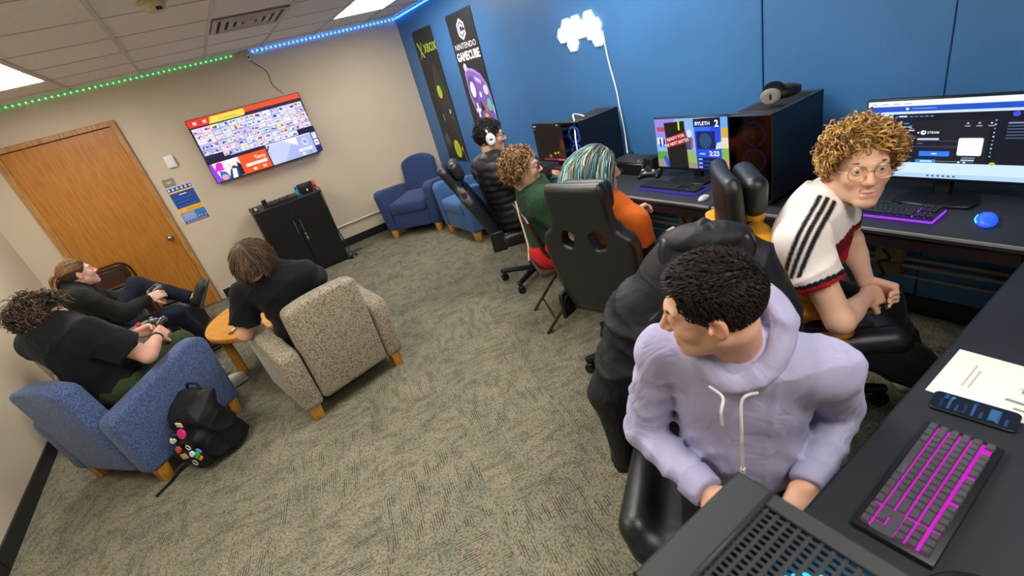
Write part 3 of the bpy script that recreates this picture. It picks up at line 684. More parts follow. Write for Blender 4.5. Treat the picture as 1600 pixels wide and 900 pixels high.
# ---------------------------------------------------------------- coffee table
M_table = wood_mat('table_oak', '#a96a1c', '#c88a34', '#d69d4a', 8, (1.2,9,9), .35)
t = empty('coffee_table', (-.10,4.06,0), 0, 'round honey coloured wooden coffee table between the armchairs', 'table')
MB().cyl((0,0,.415),(0,0,.45),.475,n=64,bev=.006).build('table_top', M_table, t)
for a in (PI*.97, PI*1.47, -.03, PI*.47):
    x, y = .39*math.cos(a), .39*math.sin(a); MB().box((x-.033,y-.033,0),(x+.033,y+.033,.415),.004,1).build('leg', M_table, t)
MB().box((-.39,-.02,.36),(.39,.02,.415)).box((-.02,-.39,.36),(.02,.39,.415)).build('apron', M_table, t)
def wrapper(loc, rz, label, cols, L=.13):
    o = empty('snack_wrapper', loc, rz, label, 'wrapper', 'wrappers on the coffee table')
    MB().sphere((0,0,.012),(L*.36,.016,.012),14,8).build('bar', mat('wrap_'+cols[0], cols[0], .3), o)
    for s in (-1,1): MB().prism([(s*L*.32,-.012),(s*L*.5,-.02),(s*L*.5,.02),(s*L*.32,.012)],.008,.012).build('crimped_end', mat('wrap_'+cols[1], cols[1], .3), o)
    MB().box((-.02,-.0165,.0),(.02,.0165,.0245),.01,2).build('band', mat('wrap_'+cols[1], cols[1], .3), o)
wrapper((-.36,3.86,.45), 1.1, 'long silver and maroon wrapper lying on the coffee table edge', ('#b9a9a2','#5a2a2c'), .17)
wrapper((-.26,4.13,.45), .5, 'crumpled white wrapper on the coffee table by the black sleeve', ('#e4ddd2','#5b4a3a'), .13)
wrapper((.23,4.17,.45), .2, 'tiny pale wrapper at the far end of the coffee table', ('#e8e0d6','#8a8a86'), .07)

# ---------------------------------------------------------------- cabinet and what stands on it
M_cab = mat('cabinet_black', '#0d0e10', .35, bump=.05)
CX0, CX1, CY, CH = .165, .915, 5.83, .885
c = empty('media_cabinet', ((CX0+CX1)/2, CY, 0), 0, 'black two door metal cabinet under the television', 'cabinet'); w = (CX1-CX0)/2
MB().box((-w,.018,.03),(w,.48,CH-.012)).build('body', M_cab, c)
MB().box((-w-.006,-.004,CH-.022),(w+.006,.486,CH),.003,1).build('top_panel', mat('cabinet_top','#23221f',.45), c)
MB().box((-w+.02,.03,0),(w-.02,.46,.03)).build('plinth', M_black, c)
for s in (-1,1):
    d_ = MB().box((min(s*.002,s*(w-.002)),0,.035),(max(s*.002,s*(w-.002)),.018,CH-.026),.003,1).build('door', M_cab, c)
    x = s*.032; MB().tube([(x,-.0,.53),(x,-.03,.53),(x,-.03,.66),(x,0,.66)],.006,8).build('handle', M_steel, d_)
MB().cyl((.03,.0,.49),(.03,-.012,.49),.011,n=14).build('lock', M_steel, c)
MB().tube([(.03,-.012,.49),(.03,-.018,.475)],.003,6).prism(rrect(.022,.05,.008,3,.032,.44),-.02,-.017,0,1,Matrix(((1,0,0,0),(0,0,1,0),(0,1,0,0),(0,0,0,1)))).build('key', M_steel, c)
# games console in its dock with red and blue side grips
o = empty('handheld_console', (.80,5.97,CH), -.0, 'docked game console with blue and red side grips on the cabinet', 'game console')
MB().box((-.062,-.03,0),(.062,.03,.108),.006,2).build('dock', M_black, o); MB().box((-.086,-.007,.012),(.086,.007,.114),.003,1).build('screen_body', M_dark, o)
for s, cc in ((-1,'#1aa7d8'),(1,'#f0503c')):
    g_ = MB().box((min(s*.086,s*.122),-.009,.012),(max(s*.086,s*.122),.009,.114),.008,2).build('side_grip', mat('grip_'+cc,cc,.4), o)
    MB().cyl((s*.104,-.009,.085 if s<0 else .05),(s*.104,-.018,.085 if s<0 else .05),.009,n=14).build('thumb_stick', M_black, g_)
MB().box((.0,-.032,.02),(.012,-.029,.05)).build('logo', M_whitep, o)
# controllers
def controller_shape():
    s = SDF().box((0,0,.02),(.045,.025,.016),.014,k=.02)
    for sx in (-1,1): s.cone((sx*.05,.005,.02),(sx*.062,-.045,.012),.022,.015,.02).ell((sx*.05,.012,.022),(.026,.024,.018),k=.015)
    return s
_cv = controller_shape().mesh(.004); _cv = (relax(*_cv,1), _cv[1])
def controller(loc, rz, label, body, accents=('#888c92','#e0a030','#3aa0d0'), tilt=0., group='game controllers', s=1.):
    o = empty('game_controller', loc, rz, label, 'game controller', group); o.rotation_euler = (tilt,0,rz); o.scale = (s,s,s)
    npmesh('shell', *_cv, mat('ctl_'+body, body, .35), o)
    for x, y, cc in ((-.052,.012,accents[0]),(.03,-.012,accents[0])):
        MB().cyl((x,y,.034),(x,y,.044),.006,n=10).cyl((x,y,.044),(x,y,.049),.010,n=14,bev=.001).build('thumb_stick', mat('ctl_'+cc,cc,.5), o)
    MB().box((-.038,-.016,.033),(-.020,-.010,.039)).box((-.032,-.022,.033),(-.026,-.004,.039)).build('direction_pad', mat('ctl_'+accents[0],accents[0],.5), o)
    for i,(dx,dy) in enumerate(((0,.011),(.011,0),(0,-.011),(-.011,0))): MB().cyl((.052+dx,.013+dy,.036),(.052+dx,.013+dy,.042),.0045,n=10).build('button', mat('ctl_'+accents[1+i%2],accents[1+i%2],.4), o)
    return o
controller((.53,6.0,CH), .3, 'black game controller lying on the cabinet nearest the console', '#1b1c1f', ('#c9c9c4','#d8d8d4','#8a8a86'))
controller((.44,5.95,CH+.0), -.2, 'black game controller in the middle of the cabinet top', '#202124', ('#8a8c90','#d8d8d4','#8a8a86'))
o = empty('power_strip', (.52,5.88,CH), 0, 'flat black power strip along the cabinet front edge', 'power strip'); MB().box((-.15,-.022,0),(.15,.022,.03),.004,1).build('case', M_black, o)
for i in range(5): MB().box((-.12+i*.055,-.014,.03),(-.09+i*.055,.014,.033)).build('socket', M_dark, o)
o = empty('charging_dock', (.33,5.95,CH), .2, 'upright black charging stand on the cabinet', 'charger'); MB().box((-.03,-.03,0),(.03,.03,.015),.004,1).build('base', M_black, o); MB().box((-.026,.0,.01),(.026,.012,.085),.004,1).build('stand', M_black, o)
o = empty('sensor_puck', (.21,5.92,CH), .2, 'small black box with a pale face at the cabinet corner', 'device'); MB().box((-.028,-.025,0),(.028,.025,.05),.006,2).build('case', M_black, o); MB().cyl((0,-.0255,.026),(0,-.028,.026),.018,n=16).build('face', mat('puck_face','#b8b8a8',.4), o)
tag(MB().tube(spline([(.91,6.1,.90),(.955,6.05,.86),(.96,6.1,.6),(.975,6.2,.3),(.98,6.05,.08),(.95,5.95,.012)],8),.005,6).build('cabinet_cable', M_blackm),'black cable hanging down the right side of the cabinet','cable')
tag(MB().tube(spline([(.915,6.18,.905),(.94,6.2,.8),(.945,6.25,.5),(1.0,6.22,.2),(.99,6.12,.02),(1.06,6.0,.008),(1.14,6.03,.008),(1.05,6.08,.008),(.98,5.98,.01)],8),.004,6).build('floor_cable', M_blackm),'loose cable loop on the carpet beside the cabinet','cable')
o = empty('power_adapter', (.955,5.83,0), .5, 'black power brick on the carpet by the cabinet foot', 'power adapter'); MB().box((-.055,-.03,.0),(.055,.03,.035),.006,2).build('brick', M_black, o); MB().box((-.02,-.031,.01),(.02,-.029,.026)).build('rating_label', mat('lbl','#9a9a96',.5), o)

# ---------------------------------------------------------------- television
tv = empty('television', (.612,6.335,1.582), 0, 'wall mounted television showing a grid of game characters', 'television'); tv.rotation_euler = (0,math.radians(.6),0)
TW, TH = 1.215, .688
MB().box((-TW/2,0,-TH/2),(TW/2,.03,TH/2),.004,1).build('bezel', M_black, tv); MB().box((-.2,.03,-.2),(.2,.06,.2)).build('wall_bracket', M_black, tv)
P = Print(TW,TH); Wd, Hd = TW-.016, TH-.022
P.rect(0,0,Wd,Hd,'#15143c'); P.rect(0,Hd-.055,Wd,Hd,'#e2481e'); P.rect(0,Hd-.075,.22,Hd,'#e42a12')
for x in (.05,.15): P.rect(x,Hd-.055,x+.035,Hd-.025,'#f6c9b8')
P.poly([(.20,Hd-.078),(.56,Hd-.078),(.58,Hd-.055),(.58,Hd-.012),(.23,Hd-.012)],'#f6d648'); P.text('Smash Battle',.40,Hd-.062,.036,'#9a7a1c',align='CENTER')
rr = random.Random(3); cols = 13; rows = 6; cw_, ch_ = (Wd-.02)/cols, .057
pal = ['#eef0ff','#d5dcff','#b9c6ff','#e9cfd8','#e8e0c0','#a9b6f4','#e6c8e0','#c8e0ff','#dcdcff']; dk = ['#2a3fbf','#c8321e','#1c1e5c','#e0a018','#2f9a5a','#7a3fc0','#e86a8a','#20306e','#5a3a2a','#d84a1e']
for j in range(rows):
    n = cols; x00 = .01
    if j == rows-1: n = 9; x00 = .01+2*cw_
    for i in range(n):
        x, y = x00+i*cw_, Hd-.088-(j+1)*ch_
        P.rect(x,y,x+cw_-.003,y+ch_-.003,rr.choice(pal)); 
        for q in range(6):
            a, b_ = x+rr.uniform(.012,cw_-.028), y+rr.uniform(.008,ch_-.03); P.disc(a+.008,b_+.008,rr.uniform(.008,.02),rr.choice(dk+pal),ry=rr.uniform(.007,.014),n=9)
        P.rect(x,y,x+cw_-.003,y+.009,rr.choice(['#dfe4ff','#aab4ee','#ffffff']))
y1 = .20
P.rect(0,0,.30,y1,'#f2f0fa'); P.poly([(0,0),(.06,0),(.03,y1),(0,y1)],'#8a3fe0'); P.poly([(.03,.11),(.15,.11),(.12,.195),(.07,.195)],'#e81ec8'); P.poly([(.05,0),(.16,0),(.13,.09),(.07,.11)],'#3a62d8'); P.disc(.17,.14,.05,'#e8e4f4',ry=.04); P.disc(.20,.12,.03,'#f4dcc0',ry=.035); P.poly([(.14,.0),(.28,.0),(.30,.09),(.22,.13),(.17,.08)],'#2c3c68'); P.poly([(.17,.0),(.22,.0),(.24,.09),(.2,.1)],'#f6f4ff'); P.disc(.1,.035,.035,'#e8a08a',ry=.03); P.poly([(.25,.02),(.3,.0),(.3,.12),(.27,.16)],'#14182c')
P.rect(.30,0,.60,y1,'#f0531c'); P.text('Terry',.575,.125,.05,'#ffffff',align='RIGHT',bold=.02); P.poly([(.34,.07),(.57,.07),(.58,.1),(.35,.1)],'#ffffff'); P.text('Player 1',.46,.077,.024,'#3a3a3a',align='CENTER'); P.disc(.42,.03,.018,'#ffffff',ry=.014); P.text('P1',.53,.015,.042,'#ffffff',align='CENTER',bold=.03)
P.rect(.60,0,.615,y1,'#1e2a58'); P.rect(.615,0,1.13,y1+.03,'#a9b2ea'); P.poly([(.615,0),(.76,0),(.93,y1+.03),(.615,y1+.03)],'#c3caf4'); P.poly([(.80,y1+.03),(.97,y1+.03),(.95,.13)],'#eef0ff'); P.disc(1.04,.15,.034,'#e9ebfb',ry=.038); P.disc(1.04,.15,.022,'#8f9ad8',ry=.026); P.rect(.94,.052,1.10,.085,'#eef0ff'); P.text('Player 2',1.02,.058,.026,'#4a4a70',align='CENTER'); P.text('P2',1.06,.01,.036,'#5a64a8',align='CENTER'); P.disc(.98,.024,.016,'#ffffff',ry=.014)
P.poly([(.60,y1-.045),(.615,y1-.045),(.66,y1+.03),(.645,y1+.03)],'#14183c'); P.rect(.615,y1+.02,1.13,y1+.03,'#e6e9ff')
P.rect(1.13,0,Wd,y1+.04,'#2a1c6e'); P.rect(1.14,.15,Wd-.01,.22,'#cfe0e8'); P.rect(1.14,.075,Wd-.01,.14,'#f0f0f4'); P.disc(1.165,.105,.012,'#d83a2a'); P.rect(1.14,.01,Wd-.01,.06,'#1c2a60'); P.rect(0,y1,.25,y1+.045,'#12142e'); P.rect(1.04,y1+.035,Wd,y1+.085,'#12142e')
P.build('screen', M_screen, tv, (-Wd/2,-.0005,-TH/2+.016), (1,0,0),(0,0,1))
# ================================================================ desks and computers
DZ = .74
M_top = mat('desk_top', '#25282d', .55, spec=.4, bump=.08, bscale=90, var=.12, vscale=6)
M_trim = mat('desk_edge_metal', '#9c9c9a', .4, metal=.2); M_apron = mat('desk_apron', '#1f1215', .5); M_dleg = mat('desk_leg', '#131417', .5)
def desk(x0, y0, x1, y1, front, label, legs):
    cx, cy = (x0+x1)/2, (y0+y1)/2
    o = empty('computer_desk', (cx,cy,0), 0, label, 'desk', 'black computer desks'); a, b = (x1-x0)/2, (y1-y0)/2
    MB().box((-a,-b,DZ-.03),(a,b,DZ),.003,1).build('desk_top', M_top, o)
    if front == 'x':
        MB().box((-a-.004,-b+.004,DZ-.012),(-a+.002,b-.004,DZ-.001)).build('edge_trim', M_trim, o); MB().box((-a+.012,-b+.02,DZ-.085),(-a+.03,b-.02,DZ-.03)).build('apron', M_apron, o)
    else:
        MB().box((-a+.004,b-.002,DZ-.022),(a-.004,b+.003,DZ-.002)).build('edge_trim', M_dleg, o); MB().box((-a+.02,b-.05,DZ-.085),(a-.02,b-.03,DZ-.03)).build('apron', M_dleg, o)
    for lx, ly in legs: MB().box((lx-cx-.022,ly-cy-.022,.0),(lx-cx+.022,ly-cy+.022,DZ-.03),.003,1).build('leg', M_dleg, o)
desk(2.095,.362,2.685,1.585,'x','black desk along the blue wall under the white screen monitor',[(2.62,.45),(2.14,1.52),(2.62,1.52)])
desk(2.095,1.592,2.685,2.95,'x','black desk along the blue wall under the game screen monitor',[(2.14,1.66),(2.62,1.66),(2.62,2.88)])
desk(2.095,2.957,2.685,4.3,'x','far black desk of the player with headphones',[(2.62,3.02),(2.14,4.24),(2.62,4.24)])
desk(.06,-.46,2.685,.352,'y','near black desk with the magenta lit keyboard, phone and paper',[(.12,-.4),(2.6,-.4),(.12,.2),(1.9,.2)])
RX = -PI/2     # things whose user looks towards the blue wall
M_key = mat('keycap', '#4a4a4e', .55, spec=.3); M_keyb = mat('keycap_black', '#17171b', .5); M_kb = mat('keyboard_body', '#17181b', .45)
def keyboard(loc, rz, label, glow, es, full=False, single=False, keym=None, gkeys=False, rim=None):
    o = empty('keyboard', loc, rz, label, 'keyboard', 'lit gaming keyboards')
    U = .0188; Wk = (22.75 if full else 18.5)*U; Dp = 6.24*U; x0 = -Wk/2; y0 = -Dp/2
    MB().box((x0-.008,y0-.008,0),(-x0+.008,-y0+.008,.016),.004,2).build('body', M_kb, o)
    MB().box((x0+.3*U,y0+.3*U,.0155),(-x0-.3*U,-y0-.3*U,.0168)).build('light_plate', mat('kb_glow_'+glow, '#08080a', .5, emit=glow, es=es), o)
    if rim: MB().box((x0-.01,y0-.011,.003),(-x0+.01,y0-.007,.012)).box((-x0+.007,y0-.01,.003),(-x0+.011,-y0+.0,.012)).build('light_rim', mat('kb_rim_'+rim,'#08080a',.5,emit=rim,es=es*1.2), o)
    for a_, b_, c_, d_ in ((15.02,2.1,18.5,3.05),(15.02,1.1,16.2,2.1),(17.3,1.1,18.5,2.1)): MB().box((x0+a_*U,y0+b_*U,.0165),(x0+c_*U,y0+d_*U,.0185),.001,1).build('cover_plate', M_key if single else M_kb, o)
    rows = []
    def row(r, ws, xs=0.):
        x = xs
        for w in ws:
            if w > 0: rows.append((x, r, w))
            x += abs(w)
    row(5.22,[1,-1,1,1,1,1,-.5,1,1,1,1,-.5,1,1,1,1]); row(4.1,[1]*13+[2]); row(3.1,[1.5]+[1]*12+[1.5]); row(2.1,[1.75]+[1]*11+[2.25]); row(1.1,[2.25]+[1]*10+[2.75]); row(.1,[1.25]*3+[6.25]+[1.25]*4)
    row(5.22,[1]*3,15.25); row(4.1,[1]*3,15.25); row(3.1,[1]*3,15.25); row(1.1,[-1,1],15.25); row(.1,[1]*3,15.25)
    if full:
        for r in (4.1,3.1,2.1,1.1): row(r,[1]*4,18.6)
        row(.1,[2,1,1],18.6)
    km = keym or M_key; ms = {}; J = MB() if not single else None
    for x, r, w in rows:
        cx, cy = x0+(x+w/2+.1)*U, y0+(r+.5-.05)*U
        if single:
            if w not in ms:
                ms[w] = MB().prism([(-w*U/2+.0006,-U/2+.0014),(w*U/2-.0006,-U/2+.0014),(w*U/2-.0006,U/2-.0014),(-w*U/2+.0006,U/2-.0016)],0,.0085,.0012,1).warp(lambda c: Vector((c.x*(1-(.0022/(w*U/2))*c.z/.0085) , c.y*(1-.2*c.z/.0085), c.z))).me('key')
            link('key', ms[w], km, o, (cx,cy,.018))
        else: J.box((cx-w*U/2+.0014,cy-U/2+.0014,.0178),(cx+w*U/2-.0014,cy+U/2-.0014,.0255))
    if J: tag(J.build('keys', km, o), kind='stuff')
    return o
keyboard((.915,.215,DZ), PI+.02, 'grey keyboard glowing magenta between its keys on the near desk', '#ff0cf0', .7, single=True)
keyboard((2.255,.845,DZ), RX, 'black keyboard glowing purple in front of the white screen monitor', '#a040ff', 1.3, rim='#8a30ff', keym=M_keyb)
keyboard((2.27,1.985,DZ), RX, 'black keyboard with a blue violet glowing edge under the game screen', '#4a3cff', .5, full=True, rim='#4a3cff', keym=M_keyb)
keyboard((2.27,3.36,DZ), RX, 'keyboard glowing green on the far desk by the headphones player', '#20e060', .35, rim='#20e060', keym=M_keyb)
ms = SDF().ell((0,0,.008),(.031,.058,.03),k=.01,clips=[(V3(0,0,.001),V3(0,0,-1))]); _mv = ms.mesh(.004); _mv = (relax(*_mv,1), _mv[1])
def mouse(loc, rz, label, shell, glow=None, es=1., s=1.):
    o = empty('mouse', loc, rz, label, 'mouse', 'computer mice'); o.scale = (s,s,s*.85); npmesh('shell', *_mv, mat('mouse_'+shell, shell, .35) if not glow else mat('mouse_'+shell+glow, shell, .35, emit=glow, es=es), o)
    MB().cyl((-.004,.03,.034),(.004,.03,.034),.009,n=12).build('wheel', M_black, o)
    MB().box((-.0012,.012,.0335),(.0012,.056,.0345)).build('button_split', M_black, o)
    if glow: MB().tube([(-.028,-.03,.012),(-.032,.0,.012),(-.026,.04,.012)],.003,6).build('light_bar', mat('mouse_bar'+glow,'#101010',.4,emit='#40e0ff',es=es*2), o)
    return o
mouse((2.265,.525,DZ), RX+.25, 'mouse glowing bright blue and white right of the purple keyboard', '#2a50d0', '#1a50ff', 1.1)
mouse((2.175,1.685,DZ), RX, 'small pale grey mouse at the end of the violet edged keyboard', '#b9bab6', s=.75)
mouse((2.50,1.80,DZ), RX+.6, 'pale round mouse behind the violet edged keyboard under the game screen', '#c4c4be')
mouse((2.30,3.13,DZ), RX-.5, 'white mouse lit blue beside the green glowing keyboard', '#c8d4ff', '#3a6aff', .5)
# ---------------------------------------------------------------- monitors
def monitor(x, yc, zc, w, h, label, art, tiltz=0., base='plate'):
    o = empty('monitor', (x,yc,DZ), tiltz, label, 'monitor', 'monitors on the desks'); z = zc-DZ
    MB().box((0,-w/2,z-h/2),(.022,w/2,z+h/2),.004,1).build('bezel', M_black, o); MB().box((.022,-w*.3,z-h*.3),(.045,w*.3,z+h*.3),.01,1).build('rear_housing', M_black, o)
    MB().box((.03,-.03,.01),(.06,.03,z),.006,1).build('stand_post', M_black, o)
    MB().prism([(-.09,-.13),(-.03,-.14),(.09,-.10),(.09,.10),(-.03,.14),(-.09,.13),(-.11,0)],0,.014,.004,1).build('stand_foot', M_black, o)
    art(w-.014,h-.026).build('screen', M_screen, o, (-.0006,w/2-.007,z-h/2+.018), (0,-1,0),(0,0,1))
    return o
def art_game(w, h):
    P = Print(w,h); P.rect(0,0,w,h,'#7fb0e8'); P.poly([(0,h*.55),(w*.3,h*.6),(w*.28,h),(0,h)],'#8f86d8'); P.rect(0,h*.15,w,h*.33,'#5f9a3a'); P.rect(0,0,w,h*.16,'#9a8a78'); P.rect(w*.02,h*.48,w*.1,h*.62,'#e9e4ea'); P.rect(w*.05,h*.43,w*.075,h*.6,'#2c2a66'); P.rect(w*.105,h*.42,w*.13,h*.58,'#2c2a66'); P.rect(w*.03,h*.75,w*.16,h*.84,'#c4405a'); P.poly([(w*.13,0),(w*.09,h*.2),(w*.12,h*.26),(w*.18,h*.1),(w*.19,0)],'#2350d8')
    P.rect(w*.42,h*.12,w*.55,h*.36,'#8fae5a'); P.rect(w*.43,h*.38,w*.5,h*.72,'#3a4a78'); P.disc(w*.475,h*.7,w*.035,'#cfd6e6',ry=h*.08); P.rect(w*.49,h*.42,w*.52,h*.62,'#c4504a')
    P.rect(w*.87,h*.62,w,h*.80,'#c9a93a'); P.rect(w*.87,h*.42,w,h*.62,'#d8d2bc'); P.rect(w*.87,h*.2,w,h*.42,'#7fae48'); P.rect(w*.87,h*.80,w,h,'#6aa4ea'); P.rect(w*.87,0,w,h*.2,'#c0907a')
    P.poly([(w*.17,0),(w*.44,0),(w*.42,h*.95),(w*.14,h*.92)],'#0c0c0e'); P.poly([(w*.15,h*.40),(w*.43,h*.52),(w*.43,h*.75),(w*.15,h*.61)],'#a01218')
    P.text('READY FOR',w*.29,h*.595,h*.085,'#f4eeee',align='CENTER',rot=.24,bold=.012); P.text('THE NEXT BATTLE',w*.295,h*.49,h*.085,'#f4eeee',align='CENTER',rot=.24,bold=.012,sx=.9); P.text('1',w*.345,h*.78,h*.26,'#b9e01e',align='CENTER',bold=.03)
    P.poly([(w*.56,0),(w*.87,0),(w*.87,h),(w*.54,h*.98)],'#1a48e0'); P.poly([(w*.54,h*.82),(w*.87,h*.84),(w*.87,h),(w*.54,h*.98)],'#0a1440'); P.text('BYLETH',w*.56,h*.86,h*.095,'#ffffff',bold=.02); P.text('2',w*.825,h*.83,h*.17,'#ffffff',align='CENTER',bold=.03); P.poly([(w*.55,h*.76),(w*.74,h*.76),(w*.76,h*.83),(w*.55,h*.83)],'#2f6af8')
    P.rect(w*.57,h*.40,w*.80,h*.74,'#101c54'); P.disc(w*.68,h*.56,w*.075,'#1f4a78',ry=h*.15); P.poly([(w*.80,h*.40),(w*.87,h*.42),(w*.87,h*.55),(w*.82,h*.52)],'#c9d8c0')
    P.text('2:23',w*.845,h*.275,h*.13,'#ffffff',align='RIGHT',bold=.02); P.rect(w*.6,h*.29,w*.67,h*.325,'#9ab4f8')
    for i in range(3): P.rect(w*.57,h*(.17-i*.08),w*.86,h*(.235-i*.08),'#0b1436'); P.rect(w*.58,h*(.185-i*.08),w*.63,h*(.215-i*.08),'#9fb4e8'); P.rect(w*.81,h*(.185-i*.08),w*.84,h*(.22-i*.08),'#dfe8ff')
    return P
def art_web(w, h):
    P = Print(w,h); P.rect(0,0,w,h,'#c9e2fa'); P.rect(0,h*.93,w,h,'#e9eef6'); P.rect(0,h*.86,w,h*.93,'#1f4fc8'); P.disc(w*.25,h*.895,h*.016,'#ffffff'); P.rect(w*.28,h*.89,w*.42,h*.902,'#7f9cea')
    for i in range(4): P.rect(w*(.02+i*.07),h*.955,w*(.06+i*.07),h*.965,'#9aa4b4')
    x0, x1, y0, y1 = w*.17, w*.965, h*.19, h*.83; P.rect(x0,y0,x1,y1,'#0a1020'); P.rect(x0,y0,x0+w*.13,y1,'#0d1a34'); P.rect(x0+w*.13,y0,x0+w*.55,y1-h*.09,'#181a26'); P.rect(x1-w*.2,y0,x1,y1,'#0b1122')
    P.poly([(x0+w*.012,y1-h*.045),(x0+w*.03,y1-h*.02),(x0+w*.024,y1-h*.05)],'#28b4e8'); P.rect(x0+w*.035,y1-h*.04,x0+w*.085,y1-h*.022,'#d8e4f4')
    for i in range(5): P.rect(x0+w*(.10+i*.03),y1-h*.04,x0+w*(.12+i*.03),y1-h*.028,'#7f8ca4')
    for i in range(9):
        P.rect(x0+w*.07,y1-h*(.13+i*.045),x0+w*(.10+.02*(i%3)),y1-h*(.115+i*.045),'#b9c8e0' if i else '#2a8ae0'); P.rect(x0+w*.012,y1-h*(.13+i*.045),x0+w*.045,y1-h*(.118+i*.045),'#5a6c8c')
    P.disc(x0+w*.045,y1-h*.25,w*.018,'#7a4ae0',ry=h*.03)
    P.disc(x0+w*.195,y1-h*.24,w*.016,'#f4f6fa',ry=h*.028); P.disc(x0+w*.199,y1-h*.236,w*.006,'#181a26',ry=h*.011); P.text('STEAM',x0+w*.218,y1-h*.253,h*.04,'#e8ecf4',bold=.015); P.disc(x0+w*.166,y1-h*.24,w*.006,'#f4f6fa')
    P.rect(x0+w*.165,y1-h*.335,x0+w*.29,y1-h*.312,'#c8d2e4'); P.rect(x0+w*.165,y1-h*.36,x0+w*.40,y1-h*.337,'#2a2e40'); P.rect(x0+w*.165,y1-h*.44,x0+w*.40,y1-h*.405,'#2a2e40'); P.rect(x0+w*.165,y1-h*.385,x0+w*.2,y1-h*.375,'#6c7690')
    P.rect(x0+w*.185,y1-h*.545,x0+w*.36,y1-h*.48,'#2a7af4'); P.rect(x0+w*.258,y1-h*.52,x0+w*.288,y1-h*.505,'#e8f0ff')
    P.poly(rrect(w*.13,h*.22,w*.01,3,x0+w*.465,y1-h*.42),'#eef2f8'); P.rect(x0+w*.43,y1-h*.565,x0+w*.5,y1-h*.552,'#8a94ac')
    for i in range(3): P.rect(x0+w*(.42+i*.06),y1-h*.17,x0+w*(.45+i*.06),y1-h*.155,'#8a94ac'); P.disc(x0+w*(.435+i*.06),y1-h*.13,w*.006,'#b8c4d8',ry=h*.01)
    for i in range(10): P.disc(x0+w*.575,y1-h*(.10+i*.048),w*.005,('#5ac88a','#c8ced8','#5a7ae0')[i%3],ry=h*.009)
    P.disc(x1-w*.13,y1-h*.03,w*.018,'#3a4ae0',ry=h*.032); P.rect(x1-w*.10,y1-h*.03,x1-w*.06,y1-h*.015,'#4ab84a'); P.disc(x1-w*.03,y1-h*.06,w*.01,'#d89a2a',ry=h*.014)
    for i in range(6): P.rect(x1-w*.16,y1-h*(.14+i*.035),x1-w*(.04+.03*(i%2)),y1-h*(.125+i*.035),'#4a566e' if i else '#8a98b4')
    P.rect(x0+w*.27,y1-h*.61,x0+w*.50,y1-h*.6,'#6a7488'); P.rect(x0+w*.17,y0+h*.012,x0+w*.29,y0+h*.055,'#1f8ae8'); P.rect(x0+w*.2,y0+h*.025,x0+w*.27,y0+h*.042,'#d8ecff'); P.rect(x0+w*.43,y0+h*.05,x0+w*.5,y0+h*.065,'#c8d4e4'); P.disc(x0+w*.42,y0+h*.03,w*.007,'#d8e4f4',ry=h*.012); P.disc(x0+w*.45,y0+h*.03,w*.007,'#d8e4f4',ry=h*.012); P.disc(x1-w*.2,y0+h*.02,w*.015,'#a8c82a',ry=h*.02)
    P.rect(0,0,w,h*.06,'#aed0f2')
    for i in range(6): P.rect(w*(.42+i*.03),h*.02,w*(.435+i*.03),h*.042,'#3a5a8a')
    return P
def art_dark(w, h):
    P = Print(w,h); P.rect(0,0,w,h,'#1a0f0c'); P.poly([(w*.5,0),(w,0),(w,h*.8),(w*.7,h*.6)],'#341a0e'); P.disc(w*.8,h*.45,w*.12,'#5a2c12',ry=h*.16); P.disc(w*.85,h*.42,w*.06,'#7c4018',ry=h*.08); P.rect(w*.02,h*.92,w*.1,h*.96,'#a89a90'); P.rect(w*.03,h*.84,w*.05,h*.88,'#5a8ac8'); P.rect(w*.66,h*.94,w*.69,h*.98,'#b8c0c8')
    P.disc(w*.5,h*.2,w*.03,'#c8a020',ry=h*.03); P.disc(w*.58,h*.22,w*.025,'#c8a020',ry=h*.03); P.disc(w*.36,h*.12,w*.04,'#6a6a60',ry=h*.05); P.rect(w*.15,0,w*.75,h*.05,'#8a2030'); P.rect(w*.55,h*.0,w*.73,h*.05,'#c04a5a'); return P
monitor(2.45,.735,.99,.585,.345,'large monitor with a white and dark web page on its screen',art_web,.0)
monitor(2.45,1.955,.962,.565,.335,'monitor showing a fighting game with the score 1 and 2',art_game,.0)
monitor(2.45,3.345,.962,.53,.335,'dark far monitor with a dim orange game picture',art_dark,0.)
# ---------------------------------------------------------------- computer towers
M_case = mat('case_black', '#0d1016', .35, spec=.5)
def glass_mat():
    m, t, b = nt('smoked_glass'); b.inputs['Base Color'].default_value = (.35,.36,.38,1); b.inputs['Roughness'].default_value = .02; b.inputs['Transmission Weight'].default_value = 1.; b.inputs['IOR'].default_value = 1.45; return m
M_glass = glass_mat()
M_fan = mat('fan_black', '#14161c', .5)
def fan(o, c, axis, r, glow, es):
    f = empty('fan'); f.parent = o; f.location = c; f.rotation_euler = {'x':(0,PI/2,0),'z':(0,0,0),'y':(PI/2,0,0)}[axis]
    q = [(math.cos(a)*r, math.sin(a)*r, 0) for a in np.linspace(0,2*PI,28,endpoint=False)]
    MB().tube(q,.006,6,closed=True).build('light_ring', mat('fan_glow'+glow+str(es),'#101216',.5,emit=glow,es=es), f)
    m = MB()
    for i in range(7): m.prism([(.012,-.006),(r*.9,-.02),(r*.92,.018),(.014,.012)],-.002,.002,0,1,Matrix.Rotation(2*PI*i/7,4,'Z') @ Matrix.Rotation(.5,4,'X'))
    m.cyl((0,0,-.008),(0,0,.008),.02,n=16); m.build('rotor', M_fan if axis == 'x' else mat('rotor_lit','#0c1216',.5,emit=glow,es=4.), f)
    f.empty_display_size = .02
